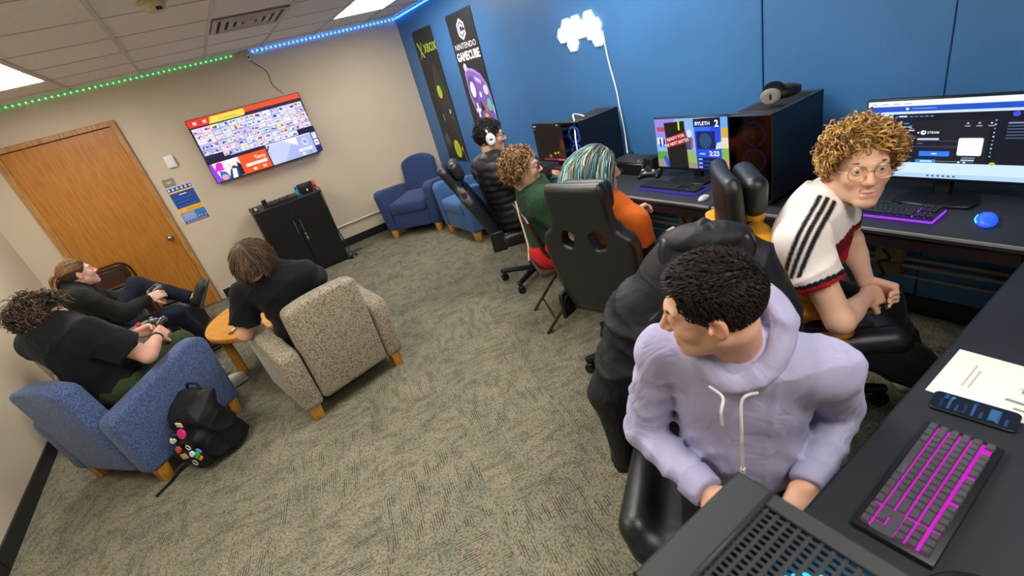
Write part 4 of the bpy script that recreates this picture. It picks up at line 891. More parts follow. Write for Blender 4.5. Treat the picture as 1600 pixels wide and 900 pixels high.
def tower(x0, x1, y0, y1, h, label, glow, es, hdr=None):
    """front glass towards -x"""
    cx, cy = (x0+x1)/2, (y0+y1)/2; a, b = (x1-x0)/2, (y1-y0)/2
    o = empty('computer_tower', (cx,cy,DZ), 0, label, 'computer', 'computer towers on the desks')
    m = MB(); m.box((-a+.035,-b,.018),(a,-b+.004,h-.004)).box((-a+.035,b-.004,.018),(a,b,h-.004)).box((a-.004,-b,.018),(a,b,h)).box((-a,-b,.018),(a,b,.03)).box((-a+.06,-b+.004,.03),(-a+.065,b-.004,h-.01))
    m.box((-a,-b,.018),(-a+.035,-b+.008,h)).box((-a,b-.008,.018),(-a+.035,b,h)); m.build('case_body', M_case, o)
    tp = MB().box((-a,-b,h-.008),(a,b,h),.002,1).build('top_panel', mat('case_top','#26282c',.5), o); 
    MB().box((-a+.09,-b+.03,h),(a-.04,b-.03,h+.0015)).build('top_filter', mat('filter','#17181a',.85,bump=.4,bscale=500), tp)
    MB().box((-a-.001,-b+.008,.03),(-a+.003,b-.008,h-.008)).build('front_glass', M_glass, o)
    for s in (-1,1):
        for q in (-a+.05,a-.05): MB().cyl((q,s*(b-.03),0),(q,s*(b-.03),.02),.014,n=12).build('foot', M_black, o)
    for i in range(3): fan(o, (-a+.035,0,.09+i*.13), 'x', min(.056,b-.02), glow, es)
    MB().cyl((-a+.05,b-.02,h),(-a+.05,b-.02,h+.003),.006,n=12).build('power_button', M_steel, o)
    return o
tower(2.18,2.615,1.29,1.52,.452,'black computer tower with a silver headset on top','#203a80',.15)
tower(2.215,2.60,2.695,2.905,.448,'black computer tower with blue fan rings on the far desk','#1a6aff',1.6)
# near tower, front towards the lilac hoodie, open mesh top
o = empty('computer_tower', (.29,.06,DZ), 0, 'dark grey computer tower with a mesh top and cyan fans in the foreground', 'computer', 'computer towers on the desks'); h = .45
a, b = .10, .22; M_nc = mat('case_grey','#24282a',.5)
m = MB(); m.box((-a,-b,.02),(-a+.004,b,h-.002)).box((a-.004,-b,.02),(a,b,h-.002)).box((-a,-b,.02),(a,-b+.004,h-.002)).box((-a,b-.012,.02),(a,b,h-.002)).box((-a,-b,.018),(a,b,.024)); m.build('case_body', M_case, o)
f = MB(); y1_, y0_, gx = b-.05, -b+.03, a-.022
f.box((-a,y1_,h-.012),(a,b,h),.003,1).box((-a,-b,h-.012),(a,y0_,h),.003,1).box((-a,y0_,h-.012),(-gx,y1_,h),.002,1).box((gx,y0_,h-.012),(a,y1_,h),.002,1); f.build('top_frame', M_nc, o)
g_ = MB()
for x in np.arange(-gx+.006,gx,.0085): g_.box((x-.0018,y0_,h-.008),(x+.0018,y1_,h-.005))
for y in np.arange(y0_+.006,y1_,.0125): g_.box((-gx,y-.0022,h-.0075),(gx,y+.0022,h-.0045))
tag(g_.build('mesh_grille', mat('grille','#141618',.6), o), kind='stuff')
for yy in (.06,-.075): fan(o, (0,yy,h-.022), 'z', .056, '#18b4ff', 6.)
for s in (-1,1):
    for q in (-b+.05,b-.05): MB().cyl((s*(a-.03),q,0),(s*(a-.03),q,.02),.014,n=12).build('foot', M_black, o)
MB().box((-a+.004,y1_+.004,h),(a-.004,y1_+.0055,h+.0006)).build('panel_seam', M_black, o)
# ---------------------------------------------------------------- headsets, paper, phone, small things
M_silver = mat('silver_plastic', '#a9a8a2', .3, metal=.5)
def headset(loc, rot, label, shell, band, mic=True, s=1., group='headsets'):
    o = empty('headset', loc, 0, label, 'headset', group); o.rotation_euler = rot; o.scale = (s,s,s)
    q = [(math.cos(a)*.088, 0, .02+math.sin(a)*.095) for a in np.linspace(-.1,PI+.1,22)]
    m = MB(); m.tube(q,.009,8); m.warp(lambda c: Vector((c.x,c.y*2.0,c.z))); m.build('headband', band, o)
    for sx in (-1,1):
        c = MB(); c.cyl((sx*.083,0,-.0),(sx*.108,0,-.0),.042,.034,n=28,bev=.006); c.warp(lambda v: Vector((v.x,v.y*.9,v.z*1.15))); e = c.build('ear_cup', shell, o)
        p_ = MB(); p_.cyl((sx*.062,0,0),(sx*.083,0,0),.043,n=28,bev=.008); p_.warp(lambda v: Vector((v.x,v.y*.9,v.z*1.15))); p_.build('ear_pad', M_black, e)
        MB().box((sx*.1082-.002,-.012,-.004),(sx*.1082+.002,.012,.006),.001,1).build('logo_plate', M_black, e)
    if mic:
        MB().tube(spline([(-.1,.02,-.02),(-.1,.06,-.045),(-.085,.105,-.06)],5),.0035,6).sphere((-.082,.112,-.062),.009,10,8).build('microphone', M_black, o)
    return o
headset((2.38,1.41,DZ+.452+.052), Matrix(((-.9,-0.,.436),(-.436,0.,-.9),(0.,-1.,0.))).to_euler(), 'silver and black headset lying on the computer tower', M_silver, M_black)
o = headset((.655,.035,DZ+.05), (math.radians(96),0,math.radians(165)), 'black headset at the corner of the magenta keyboard', M_black, M_black, mic=False, s=.9)
p = empty('paper_sheet', (1.32,.19,DZ), 0, 'white printed sheet of paper on the near desk', 'paper'); MB().box((-.105,-.14,.0005),(.105,.14,.0015)).build('sheet', mat('paper','#e4e2dc',.7), p)
P = Print(.28,.21); c3 = '#6f6d6c'
P.text('Thank you!',.20,.10,.026,c3,align='CENTER',bold=.01); P.rect(.13,.058,.26,.068,'#8a8886'); P.rect(.15,.034,.25,.042,'#8a8886')
for i in range(2): P.rect(.05+i*.012,.06,.053+i*.012,.16-.02*i,'#a9a7a4')
P.build('lettering', M_print, p, (-.105,.14,.0016), (0,-1,0),(1,0,0))
ph = empty('phone', (1.195,.232,DZ), .1, 'black phone with a lit dark blue screen beside the paper', 'phone')
MB().prism(rrect(.07,.152,.012,4),0,.0085,.002,1).build('body', M_black, ph)
P = Print(.064,.146); P.poly(rrect(.064,.146,.009,3,.032,.073),'#0a1a30')
for i in range(9):
    P.rect(.006,.014+i*.014,.03+.022*((i*5)%3)/2,.019+i*.014,('#2a5a90','#3f7ab8','#1f3f70')[i%3])
P.rect(.01,.032,.05,.046,'#4a8ac0'); P.disc(.052,.07,.004,'#2a3af0'); P.disc(.05,.112,.004,'#5ab0e0'); P.rect(.04,.12,.058,.128,'#3a6aa0')
P.build('screen', attr_mat('phone_screen',.2,emit=.6), ph, (-.032,-.073,.0087), (1,0,0),(0,1,0))
controller((2.44,2.31,DZ), RX+.4, 'black game controller with orange and white buttons by the violet edged keyboard', '#17181b', ('#d8d8d4','#f0a040','#58d0d0'))
controller((2.34,2.62,DZ), RX-.4, 'dark game controller with a pale stick in front of the teal haired player', '#1b1c20', ('#c8c8cc','#8a8a90','#b0b0b8'))
o = empty('console_box', (2.52,2.52,DZ), 0, 'low black console box with a small red lamp left of the game screen', 'game console')
MB().box((-.09,-.16,.0),(.09,.16,.085),.006,1).build('case', M_black, o); MB().box((-.085,-.15,.085),(.085,.15,.098),.003,1).build('lid', M_dark, o); MB().sphere((-.06,-.1,.1),.006,8,6).build('lamp', mat('red_lamp','#801010',.4,emit='#ff2010',es=2.), o); MB().box((-.0915,.03,.02),(-.0895,.12,.05)).build('drive_slot', M_dark, o)
o = empty('speaker', (2.50,2.33,DZ), 0, 'small black desk speaker left of the game screen', 'speaker'); MB().box((-.05,-.04,0),(.05,.04,.12),.008,2).build('cabinet', M_black, o); MB().cyl((-.05,0,.045),(-.054,0,.045),.03,n=20).build('cone', M_dark, o)
o = empty('purple_lamp', (2.56,2.70+.0,DZ), 0, 'small purple glowing cube behind the teal hair', 'lamp'); o.location = (2.62,2.66,DZ); MB().box((-.03,-.02,0),(.03,.02,.10),.006,1).build('case', M_black, o); MB().box((-.033,-.018,.02),(-.029,.018,.095)).build('light_face', mat('purple_face','#200820',.4,emit='#b020d0',es=1.2), o)
o = empty('usb_cable', (2.45,1.82,DZ), 0, 'dark cable with pale plugs lying under the game screen', 'cable'); MB().tube(spline([(.06,.22,.006),(-.02,.12,.006),(.03,.02,.02),(-.05,-.03,.006),(-.03,-.1,.006),(.02,-.08,.006)],8),.004,6).build('lead', M_blackm, o); MB().box((-.07,-.12,.002),(-.045,-.06,.012),.002,1).build('plug', M_steel, o); MB().box((-.06,.02,.002),(-.04,.06,.012),.002,1).build('plug', M_steel, o)
o = empty('soundbar_light', (2.44,3.2,DZ), 0, 'red lit bar lying under the dark far monitor', 'light bar'); MB().box((-.02,-.16,0),(.02,.16,.03),.004,1).build('case', M_black, o); MB().box((-.022,-.155,.006),(-.019,.155,.026)).build('light_face', mat('red_face','#300408',.4,emit='#c0203a',es=.5), o)
tag(MB().tube(spline([(2.35,2.78,DZ+.452),(2.31,2.80,1.215),(2.26,2.79,1.225),(2.245,2.77,1.19),(2.2,2.735,1.08),(2.19,2.73,.95),(2.19,2.74,.75)],8),.0055,8).build('charging_cable', M_whitep),'white cord looping over the front of the far tower','cord')
# ================================================================ people
M_skin = attr_mat('skin', .5, sss=.12, spec=.35, bump=.05, bscale=400)
M_hair = attr_mat('hair', .55, spec=.3)
M_eye = attr_mat('eye', .12, spec=.6)
def rot(v, ax, a):
    v = np.asarray(v,float); ax = nrm(ax); return v*math.cos(a)+np.cross(ax,v)*math.sin(a)+ax*(ax@v)*(1-math.cos(a))
def ik(a, b, l1, l2, hint):
    """middle joint of a two-bone chain; b is pulled in when out of reach"""
    a = np.asarray(a,float); b = np.asarray(b,float); d = b-a; L = np.linalg.norm(d); m = (l1+l2)*.995
    if L > m: b = a+d/L*m; d = b-a; L = m
    c = (l1*l1-l2*l2+L*L)/(2*L); h = math.sqrt(max(l1*l1-c*c,1e-6)); u = d/L; hv = np.asarray(hint,float); hv = nrm(hv-u*(hv@u))
    return a+u*c+hv*h, b
class Person:
    """a skeleton in world space; F facing of the hips, Fc facing of the chest, S spine direction"""
    def __init__(s, pelvis, F, S, Fc=None, sc=1., head=None, look=(0,1,0), hup=(0,0,1), wrists=None, ehint=None, ankles=None, khint=None, toe=None, shw=.185, neckl=.50, hs=1., fat=1., shrug=0.):
        s.sc = sc; s.P = V3(*pelvis); s.F = nrm(F); s.S = nrm(S); s.L = nrm(np.cross((0,0,1), s.F)); s.fat = fat; s.hs = hs
        Fc = s.F if Fc is None else nrm(Fc); s.Lc = nrm(np.cross(s.S, Fc)); s.Fc = np.cross(s.Lc, s.S); s.N = s.P+s.S*neckl*sc
        s.H = np.asarray(head,float) if head is not None else s.N+s.S*.17*sc
        s.HF = frame(look, hup)
        s.sh = [s.N-s.S*(.055-shrug)*sc+sg*s.Lc*shw*sc for sg in (1,-1)]      # left, right
        s.hip = [s.P+sg*s.L*.092*sc for sg in (1,-1)]
        s.el = []; s.wr = []
        for i in (0,1):
            e, w = ik(s.sh[i], wrists[i], .29*sc, .255*sc, ehint[i] if ehint else (0,0,-1)); s.el.append(e); s.wr.append(w)
        s.kn = []; s.an = []
        for i in (0,1):
            k, a = ik(s.hip[i], ankles[i], .43*sc, .42*sc, khint[i] if khint else s.F+V3(0,0,.6)); s.kn.append(k); s.an.append(a)
        s.toe = [nrm(toe[i]) if toe else s.F for i in (0,1)]
    # ---- shapes shared by the body and the clothes; g inflates
    def torso(s, D, g=0., k=.05, belly=0., lo=None):
        T = np.stack([s.Lc, s.Fc, s.S]); c = s.sc; f = s.fat; B = frame(s.F, s.S)
        cl = [] if lo is None else [(s.P+s.S*lo, -s.S)]
        D.ell(s.P+s.S*.345*c+s.Fc*.005, (.162*c*f+g,.108*c*f+g,.185*c+g), T, k, clips=cl)
        D.ell(s.P+s.S*.16*c+s.Fc*(.01+belly*.4), (.148*c*f+g,.108*c*f+g+belly,.17*c+g), T, k, clips=cl)
        D.ell(s.P+s.S*.03*c, (.168*c*f+g,.125*c*f+g,.12*c+g), np.stack([s.L,s.F,(0,0,1)]), k, clips=cl)
        for i in (0,1):
            D.cone(s.N-s.S*.01, s.sh[i], .052*c+g*.6, .058*c+g, k)
        return D
    def arm(s, D, i, g=0., g2=None, to=1., k=.025, upper_only=False, hem=None):
        c = s.sc; f = .5+.5*s.fat; g2 = g if g2 is None else g2
        if upper_only:
            e = s.sh[i]+(s.el[i]-s.sh[i])*hem; n = nrm(s.el[i]-s.sh[i])
            D.cone(s.sh[i], s.el[i], .056*c*f+g, .048*c*f+g2*1.0, k*1.4, clips=[(e, n)])
        else:
            D.cone(s.sh[i], s.el[i], .055*c*f+g, .042*c*f+g, k)
            w = s.el[i]+(s.wr[i]-s.el[i])*to; n = nrm(s.wr[i]-s.el[i])
            D.cone(s.el[i], s.wr[i], .042*c*f+g, .027*c*f+g2, k, clips=[(w, n)] if to < 1 else ())
            if g == 0: D.ell(s.el[i]+(s.wr[i]-s.el[i])*.3, (.038*c*f,.038*c*f,.09*c), frame(np.cross(n,(0.3,.5,.8)), n), k)
        return D
    def leg(s, D, i, g=0., g2=None, k=.04, to=1.):
        c = s.sc; f = s.fat; g2 = g if g2 is None else g2
        D.cone(s.hip[i], s.kn[i], .088*c*f+g, .060*c+g, k); n = nrm(s.an[i]-s.kn[i]); e = s.kn[i]+(s.an[i]-s.kn[i])*to
        D.cone(s.kn[i], s.an[i], .058*c+g, .040*c+g2, k, clips=[(e,n)] if to < 1 else ())
        if g == 0: D.ell(s.kn[i]+(s.an[i]-s.kn[i])*.3-s.toe[i]*.012, (.05*c,.05*c,.12*c), frame(s.toe[i], -n), k)
        return D
    def hl(s, x, y, z): return s.H+(s.HF.T@V3(x,y,z))*s.hs       # point in the head's frame: left, forward, up
    def head_sdf(s, D, lids=True):
        h = s.hs; F = s.HF; p = s.hl
        D.cone(s.N-s.S*.03, p(0,-.03,-.055), .060*s.sc, .056*h, .03)
        D.ell(p(0,-.014,.034), (.074*h,.094*h,.084*h), F, .02)
        D.ell(p(0,.028,-.03), (.057*h,.060*h,.082*h), F, .03)
        for sg in (1,-1):
            D.cone(p(sg*.047,.0,-.050), p(sg*.012,.066,-.098), .018*h, .016*h, .03)
            D.ell(p(sg*.036,.054,-.024), (.025*h,.024*h,.024*h), F, .025)
            D.cone(p(sg*.012,.084,.021), p(sg*.042,.068,.022), .011*h, .010*h, .016)
        D.ell(p(0,.074,-.099), (.020*h,.015*h,.014*h), F, .018)
        D.ell(p(0,.070,-.066), (.026*h,.022*h,.022*h), F, .016)
        for sg in (1,-1): D.ell(p(sg*.031,.092,.002), (.017*h,.014*h,.0125*h), F, .012, -1)
        D.cone(p(0,.084,.014), p(0,.107,-.026), .0085*h, .0105*h, .012); D.ell(p(0,.107,-.030), (.011*h,.011*h,.0095*h), F, .008)
        for sg in (1,-1): D.ell(p(sg*.0115,.096,-.033), (.008*h,.010*h,.008*h), F, .006)
        D.cone(p(-.018,.0835,-.0615), p(0,.087,-.0635), .0045*h, .0056*h, .007); D.cone(p(.018,.0835,-.0615), p(0,.087,-.0635), .0045*h, .0056*h, .007); D.ell(p(0,.0905,-.0620), (.012*h,.006*h,.0052*h), F, .006)
        D.cone(p(-.014,.0865,-.074), p(.014,.0865,-.074), .0068*h, .0068*h, .007)
        D.cone(p(-.023,.0895,-.0655), p(0,.0965,-.0685), .0018*h, .0020*h, .003, op=-1); D.cone(p(.023,.0895,-.0655), p(0,.0965,-.0685), .0018*h, .0020*h, .003, op=-1)
        for sg in (1,-1):
            if lids:
                D.ell(p(sg*.031,.0765,.003), .0138*h, F, .004); D.ell(p(sg*.031,.0905,.0015), (.0125*h,.010*h,.0052*h), F, .002, -1)
            E = np.stack([rot(F[0],F[2],-sg*.35), rot(F[1],F[2],-sg*.35), F[2]])
            D.ell(p(sg*.077,-.012,-.006), (.0105*h,.020*h,.031*h), E, .008); D.ell(p(sg*.088,-.008,-.002), (.008*h,.0105*h,.018*h), E, .005, -1); D.ell(p(sg*.0835,.004,-.008),(.006*h,.005*h,.007*h),E,.004)
        return D
    def hand(s, D, i, d, n, curl=(.35,.4,.45,.5), thumb=.4, spread=1., c=None):
        """d: finger direction, n: direction the palm faces"""
        c = s.sc*.97 if c is None else c; w = s.wr[i]; d = nrm(d); n = nrm(n-d*(d@n)); side = np.cross(d, n)*(1 if i == 0 else -1)   # towards the thumb
        Fm = np.stack([side, d, n]); D.box(w+d*.048*c, (.040*c,.048*c,.015*c), .013*c, Fm, .014); D.ell(w+d*.03*c+side*.022*c+n*.01*c, (.018*c,.03*c,.014*c), Fm, .014)
        for j, (o, ln) in enumerate(zip((.029,.010,-.010,-.028), (.072,.080,.074,.058))):
            p = w+d*(.090-.004*abs(j-1))*c+side*o*c; q = d+side*(o*2.2*spread); cu = curl[j]
            for seg, (fr, an, r0, r1) in enumerate(((.46,1.15,.0095,.0086),(.31,1.5,.0086,.0078),(.25,.95,.0078,.0066))):
                q = nrm(rot(q, np.cross(q, n), an*cu)) if cu else nrm(q); e = p+q*ln*fr*c; D.cone(p, e, r0*c, r1*c, .005); p = e
        p = w+d*.020*c+side*.032*c; q = nrm(d*.62+side*.75+n*.25)
        for ln, an, r0, r1 in ((.040,.0,.0135,.0115),(.032,.9,.0112,.0098),(.026,.8,.0098,.0078)):
            q = nrm(rot(q, np.cross(q, nrm(n*.6-side*.8)), an*thumb)); e = p+q*ln*c; D.cone(p, e, r0*c, r1*c, .007); p = e
    def foot(s, D, i, g=0.):
        a = s.an[i]; t = s.toe[i]; u = nrm(V3(0,0,1)-t*t[2]) if abs(t[2])<.6 else nrm(np.cross(np.cross(t,(0,0,1)),t)); Fm = np.stack([np.cross(t,u), t, u])
        D.ell(a+t*.06-u*.045, (.045+g,.125+g,.042+g), Fm, .02, clips=[(a-u*.083, -u)]); D.ell(a-u*.02-t*.02, (.042+g,.05+g,.06+g), Fm, .02, clips=[(a-u*.083,-u)])
        D.ell(a+t*.115-u*.06, (.046+g,.06+g,.028+g), Fm, .02, clips=[(a-u*.083,-u)])
    def build(s, label, skin, hands, lip='#b8645c', head_res=.0043, eye='#4a3a2a', gaze=None, bare=True, feet=True):
        s.root = empty('person', (float(s.P[0]),float(s.P[1]),0), 0, label, 'person'); off = V3(s.P[0],s.P[1],0); s.off = off
        parts = []
        D = SDF(); s.torso(D, -.004)
        for i in (0,1): s.leg(D, i); s.foot(D, i)
        V, Q = D.mesh(.016); parts.append((relax(V,Q,1), Q))
        for i in (0,1):
            D = SDF(); s.arm(D, i, k=.02)
            if hands[i]: s.hand(D, i, **hands[i])
            V, Q = D.mesh(.0042 if head_res < .0035 else .0052); parts.append((relax(V,Q,1,.4), Q))
        D = SDF(); s.head_sdf(D); V, Q = D.mesh(head_res); parts.append((relax(V,Q,1,.3), Q)); nh = len(V)
        V, Q, _ = join_np(parts); sk = np.array(rgb(skin)); C = np.tile(sk,(len(V),1))
        q = (V[-nh:]-s.H)@s.HF.T/s.hs; red = np.array(rgb(lip))
        def blend(w, col):
            w = np.clip(w,0,1)[:,None]; C[-nh:] = C[-nh:]*(1-w)+np.array(col)*w
        blend(.55*np.exp(-(((np.abs(q[:,0])-.04)/.02)**2+((q[:,2]+.03)/.02)**2))*(q[:,1]>.03), sk*np.array([1.0,.72,.68]))
        blend(.5*np.exp(-((q[:,0]/.014)**2+((q[:,2]+.03)/.014)**2))*(q[:,1]>.085), sk*np.array([1.0,.72,.68]))
        blend(.5*(np.abs(q[:,0])>.077)*1., sk*np.array([1.,.66,.62]))
        lipm = np.exp(-((q[:,0]/.0205)**2+((q[:,2]+.068-np.abs(q[:,0])*.10)/.0088)**2)**2)*(q[:,1]>.078); blend(.6*lipm, red)
        s.body = npmesh('body', V-off, Q, M_skin, s.root, C)
        g = s.HF[1] if gaze is None else nrm(gaze)
        for sg in (1,-1):
            c = s.hl(sg*.031,.0755,.003); m = MB(); m.sphere(Vector(c-off), .0125*s.hs, 20, 14); ob = m.build('eye', M_eye, s.body); me = ob.data
            co = np.array([v.co[:] for v in me.vertices]); dd = ((co-(c-off))/(.0125*s.hs))@g; cc = np.tile(np.array((.78,.76,.73)),(len(co),1)); cc[dd>.86] = rgb(eye); cc[dd>.965] = (.01,.01,.01)
            a = me.color_attributes.new('Col','FLOAT_COLOR','POINT'); a.data.foreach_set('color', np.concatenate([cc,np.ones((len(co),1))],1).astype(np.float32).ravel())
        return s
    def wear(s, name, D, m, res=.009, disp=None, rel=1, parent=None):
        V, Q = D.mesh(res, disp); V = relax(V,Q,rel) if rel else V
        return npmesh(name, V-s.off, Q, m, parent or s.root)
    def put(s, mb, name, m, parent=None):
        mb.warp(lambda c: Vector((c.x-s.off[0], c.y-s.off[1], c.z))); return mb.build(name, m, parent or s.root)

# ---------------------------------------------------------------- clothes
def tshirt(p, m, g=.012, hem=.62, flare=.016, amp=.005, belly=.01, lo=-.07, name='shirt', seed=1, res=.0095):
    D = SDF(); p.torso(D, g, .05, belly, lo)
    for i in (0,1): p.arm(D, i, g+.004, g+flare, upper_only=True, hem=hem, k=.03)
    D.cone(p.N-p.S*.02, p.N+p.S*.035+p.Fc*.01, .066*p.sc+g*.5, .060*p.sc+g*.3, .03, clips=[(p.N+p.S*.022-p.Fc*.0, nrm(p.S+p.Fc*.35))])
    return p.wear(name, D, m, res, folds(amp, seed, 30))
def trousers(p, m, g=.012, g2=.02, to=.97, amp=.005, seed=3, name='trousers', res=.0105):
    D = SDF(); D.ell(p.P+p.S*.02, (.172*p.sc*p.fat+g,.13*p.sc*p.fat+g,.12*p.sc), np.stack([p.L,p.F,(0,0,1)]), .05)
    for i in (0,1): p.leg(D, i, g, g2, .05, to)
    return p.wear(name, D, m, res, folds(amp, seed, 26))
def shoes(p, m, sole, laces=None):
    for i in (0,1):
        D = SDF(); p.foot(D, i, .008); o = p.wear('shoe', D, m, .007)
        a = p.an[i]; t = p.toe[i]; u = nrm(V3(0,0,1)-t*t[2]); Fm = np.stack([np.cross(t,u), t, u])
        D = SDF(); D.box(a+t*.055-u*.080, (.047,.138,.013), .012, Fm, .01); p.wear('sole', D, sole, .007, parent=o)
def sleeve_jacket(p, m, g=.025, amp=.006, seed=5, name='jacket', to=.97, belly=.0, lo=-.06, disp=None, res=.0095, cuffg=.014):
    D = SDF(); p.torso(D, g, .05, belly, lo)
    for i in (0,1): p.arm(D, i, g, cuffg, to, .035)
    D.cone(p.N-p.S*.02, p.N+p.S*.03, .068*p.sc+g*.5, .066*p.sc+g*.3, .03, clips=[(p.N+p.S*.03, nrm(p.S+p.Fc*.5))])
    return p.wear(name, D, m, res, disp or folds(amp, seed, 28))

# ---------------------------------------------------------------- hair
def locks(paths, r, cols, sides=4, tip=.25, root=.7):
    """paths (n, k, 3), radius r (n,) -> tubes; cols (n,k,3) linear colours"""
    n, k, _ = paths.shape; T = np.gradient(paths, axis=1); T /= np.linalg.norm(T,axis=2,keepdims=True)+1e-9
    ref = np.tile(V3(.31,.52,.79),(n,k,1)); A = np.cross(T, ref); A /= np.linalg.norm(A,axis=2,keepdims=True)+1e-9; B = np.cross(T, A)
    t = np.linspace(0,1,k); prof = np.minimum(root+(1-root)*t/.25,1)*np.where(t>.6, 1-(1-tip)*((t-.6)/.4)**1.5, 1); rr = np.asarray(r)[:,None]*prof
    V = np.stack([paths+(A*math.cos(2*PI*j/sides)+B*math.sin(2*PI*j/sides))*rr[...,None] for j in range(sides)],2)
    C = np.repeat(cols[:,:,None,:], sides, 2)
    idx = np.arange(n*k*sides).reshape(n,k,sides); a = idx[:,:-1]; b = idx[:,1:]; Q = np.stack([a, np.roll(a,-1,2), np.roll(b,-1,2), b],-1).reshape(-1,4)
    cap = idx[:,-1] if sides == 4 else None
    if cap is not None: Q = np.concatenate([Q, cap])
    return V.reshape(-1,3), Q, C.reshape(-1,3)
def scalp_dirs(n, seed, hairline=.028, back=-.075, side=-.02, ymax=.06):
    """unit-ish root points on the skull (head frame) that lie behind the hairline"""
    r = np.random.default_rng(seed); d = r.normal(size=(n*6,3)); d /= np.linalg.norm(d,axis=1)[:,None]
    p = d*np.array([.0765,.0965,.0865])+np.array([0,-.014,.034])
    front = np.interp(p[:,1], [-.12,-.03,-.005,.03,.06,.09], [back,back,side,side+.025,hairline+.03,hairline+.045])
    ok = p[:,2] > front; ok &= ~((p[:,1]>.052)&(p[:,2]<hairline+.035)); ok &= ~((p[:,1]>ymax)&(p[:,2]<.085)); ok &= ~((p[:,1]>.012)&(p[:,2]<.02)); return p[ok][:n], d[ok][:n]
def grow(root, dirn, k, length, comb, grav=.0, lift=.35, curl=0., cfreq=2.5, jitter=.15, seed=0, off=.004, wave=0.):
    """grow locks over the skull in the head's frame; comb(p) gives the direction hair is brushed"""
    r = np.random.default_rng(seed); n = len(root); st = (np.asarray(length)/k).reshape(-1,1); p = root.copy(); out = [p.copy()]
    nrmv = dirn/np.array([.0765,.0965,.0865]); nrmv /= np.linalg.norm(nrmv,axis=1)[:,None]
    v = nrmv*lift+comb(p)+r.normal(size=(n,3))*jitter; v /= np.linalg.norm(v,axis=1)[:,None]
    for i in range(k-1):
        t = i/(k-1); w = v+comb(p)*.35+np.array([0,0,-1.])*grav*t+r.normal(size=(n,3))*jitter*.3; w /= np.linalg.norm(w,axis=1)[:,None]; v = w; p = p+v*st
        q = (p-np.array([0,-.014,.034]))/np.array([.0765+off,.0965+off,.0865+off]); L = np.linalg.norm(q,axis=1); ins = (L<1)&(p[:,2]>-.05)
        p[ins] = (q/L[:,None]*np.array([.0765+off,.0965+off,.0865+off])+np.array([0,-.014,.034]))[ins]; out.append(p.copy())
    P = np.stack(out,1)
    if curl or wave:
        T = np.gradient(P,axis=1); T /= np.linalg.norm(T,axis=2,keepdims=True)+1e-9; A = np.cross(T,np.array([.3,.6,.74])); A /= np.linalg.norm(A,axis=2,keepdims=True)+1e-9; B = np.cross(T,A)
        ph = r.uniform(0,6.28,(n,1)); t = np.linspace(0,1,k)[None]; fr = cfreq*r.uniform(.7,1.3,(n,1)); env = np.minimum(t*3,1)
        c_ = curl or wave; P = P+(A*np.cos(ph+fr*6.28*t)[...,None]+(B*np.sin(ph+fr*6.28*t)[...,None] if curl else 0))*(c_*env)[...,None]
    return P
def hair_cap(p, col, thick=.008, hairline=.03, back=-.07, side=-.02, name='hair_cap', parent=None):
    """a thin cap of hair that follows the skull and stops at the hairline"""
    h = p.hs; F = p.HF
    def f(P):
        q = (P-p.H)@F.T/h; c = q-np.array([0,-.014,.034]); rr = np.array([.074+thick,.094+thick,.084+thick])
        k0 = np.sqrt(((c/rr)**2).sum(-1)); k1 = np.sqrt(((c/rr**2)**2).sum(-1))+1e-9; d = k0*(k0-1)/k1
        fr = np.interp(q[...,1], [-.12,-.03,-.005,.03,.06,.09], [back,back,side,side+.025,hairline+.03,hairline+.045])
        d = np.maximum(d, (fr-q[...,2])*.8); return d*h
    D = SDF().fn(f, p.H-.13*h, p.H+.14*h, .002); V, Q = D.mesh(.006); return V, Q, np.tile(np.array(rgb(col)),(len(V),1))
def place(p, P): return p.H+(P@p.HF)*p.hs
def hair_cols(n, k, palette, seed, tipmul=1.15):
    r = np.random.default_rng(seed); pal = np.array([rgb(c) for c in palette]); c = pal[r.integers(0,len(pal),n)]*r.uniform(.75,1.2,(n,1)); t = np.linspace(0,1,k)[None,:,None]
    return np.clip(c[:,None]*(1+(tipmul-1)*t),0,1)
def brows(p, col, seed=1):
    r = np.random.default_rng(seed)
    for sg in (1,-1):
        P = []
        for i in range(54):
            u = i/53; x = sg*(.014+.032*u); a = V3(x, .0885-.019*u*u, .0205+.007*math.sin(u*2.6)+r.uniform(-.003,.003)); b = a+V3(sg*.009,-.002,.001-.003*u); P.append([a,(a+b)/2+V3(0,.0008,0),b])
        P = place(p, np.array(P)); V, Q, C = locks(P, np.full(len(P),.0013), np.tile(np.array(rgb(col)),(len(P),3,1)))
        npmesh('eyebrow', V-p.off, Q, M_hair, p.root, C)
def glasses(p, m, rw=.024, rh=.020, r=.0016, lens=True):
    for_ = MB(); T = lambda x,y,z: Vector(p.hl(x,y,z)-p.off)
    rims = []
    for sg in (1,-1):
        q = [T(sg*.033+rw*math.copysign(abs(math.cos(a))**.8,math.cos(a)), .1005-.25*abs(rw*math.cos(a)+.0)*.5*(1 if math.cos(a)*1>0 else .2)-.002, .0+rh*math.copysign(abs(math.sin(a))**.8,math.sin(a))) for a in np.linspace(0,2*PI,24,endpoint=False)]
        for_.tube(q, r, 6, closed=True); for_.tube([T(sg*(.033+rw),.097,.006), T(sg*.076,.08,.008), T(sg*.081,.0,.010), T(sg*.080,-.03,-.004)], r, 6)
    for_.tube([T(-.010,.101,.003),T(0,.105,.006),T(.010,.101,.003)], r, 6)
    g = for_.build('glasses', m, p.root)
    return g
# ================================================================ the eight people
def mat_cloth(name, c, **k): return mat(name, c, .85, spec=.2, sheen=.04, bump=.25, bscale=380, fold=.35, **k)
M_shoeblk = mat('shoe_black','#131313',.6); M_sole = mat('sole_grey','#8a8a84',.7); M_solew = mat('sole_white','#d8d6ce',.6)
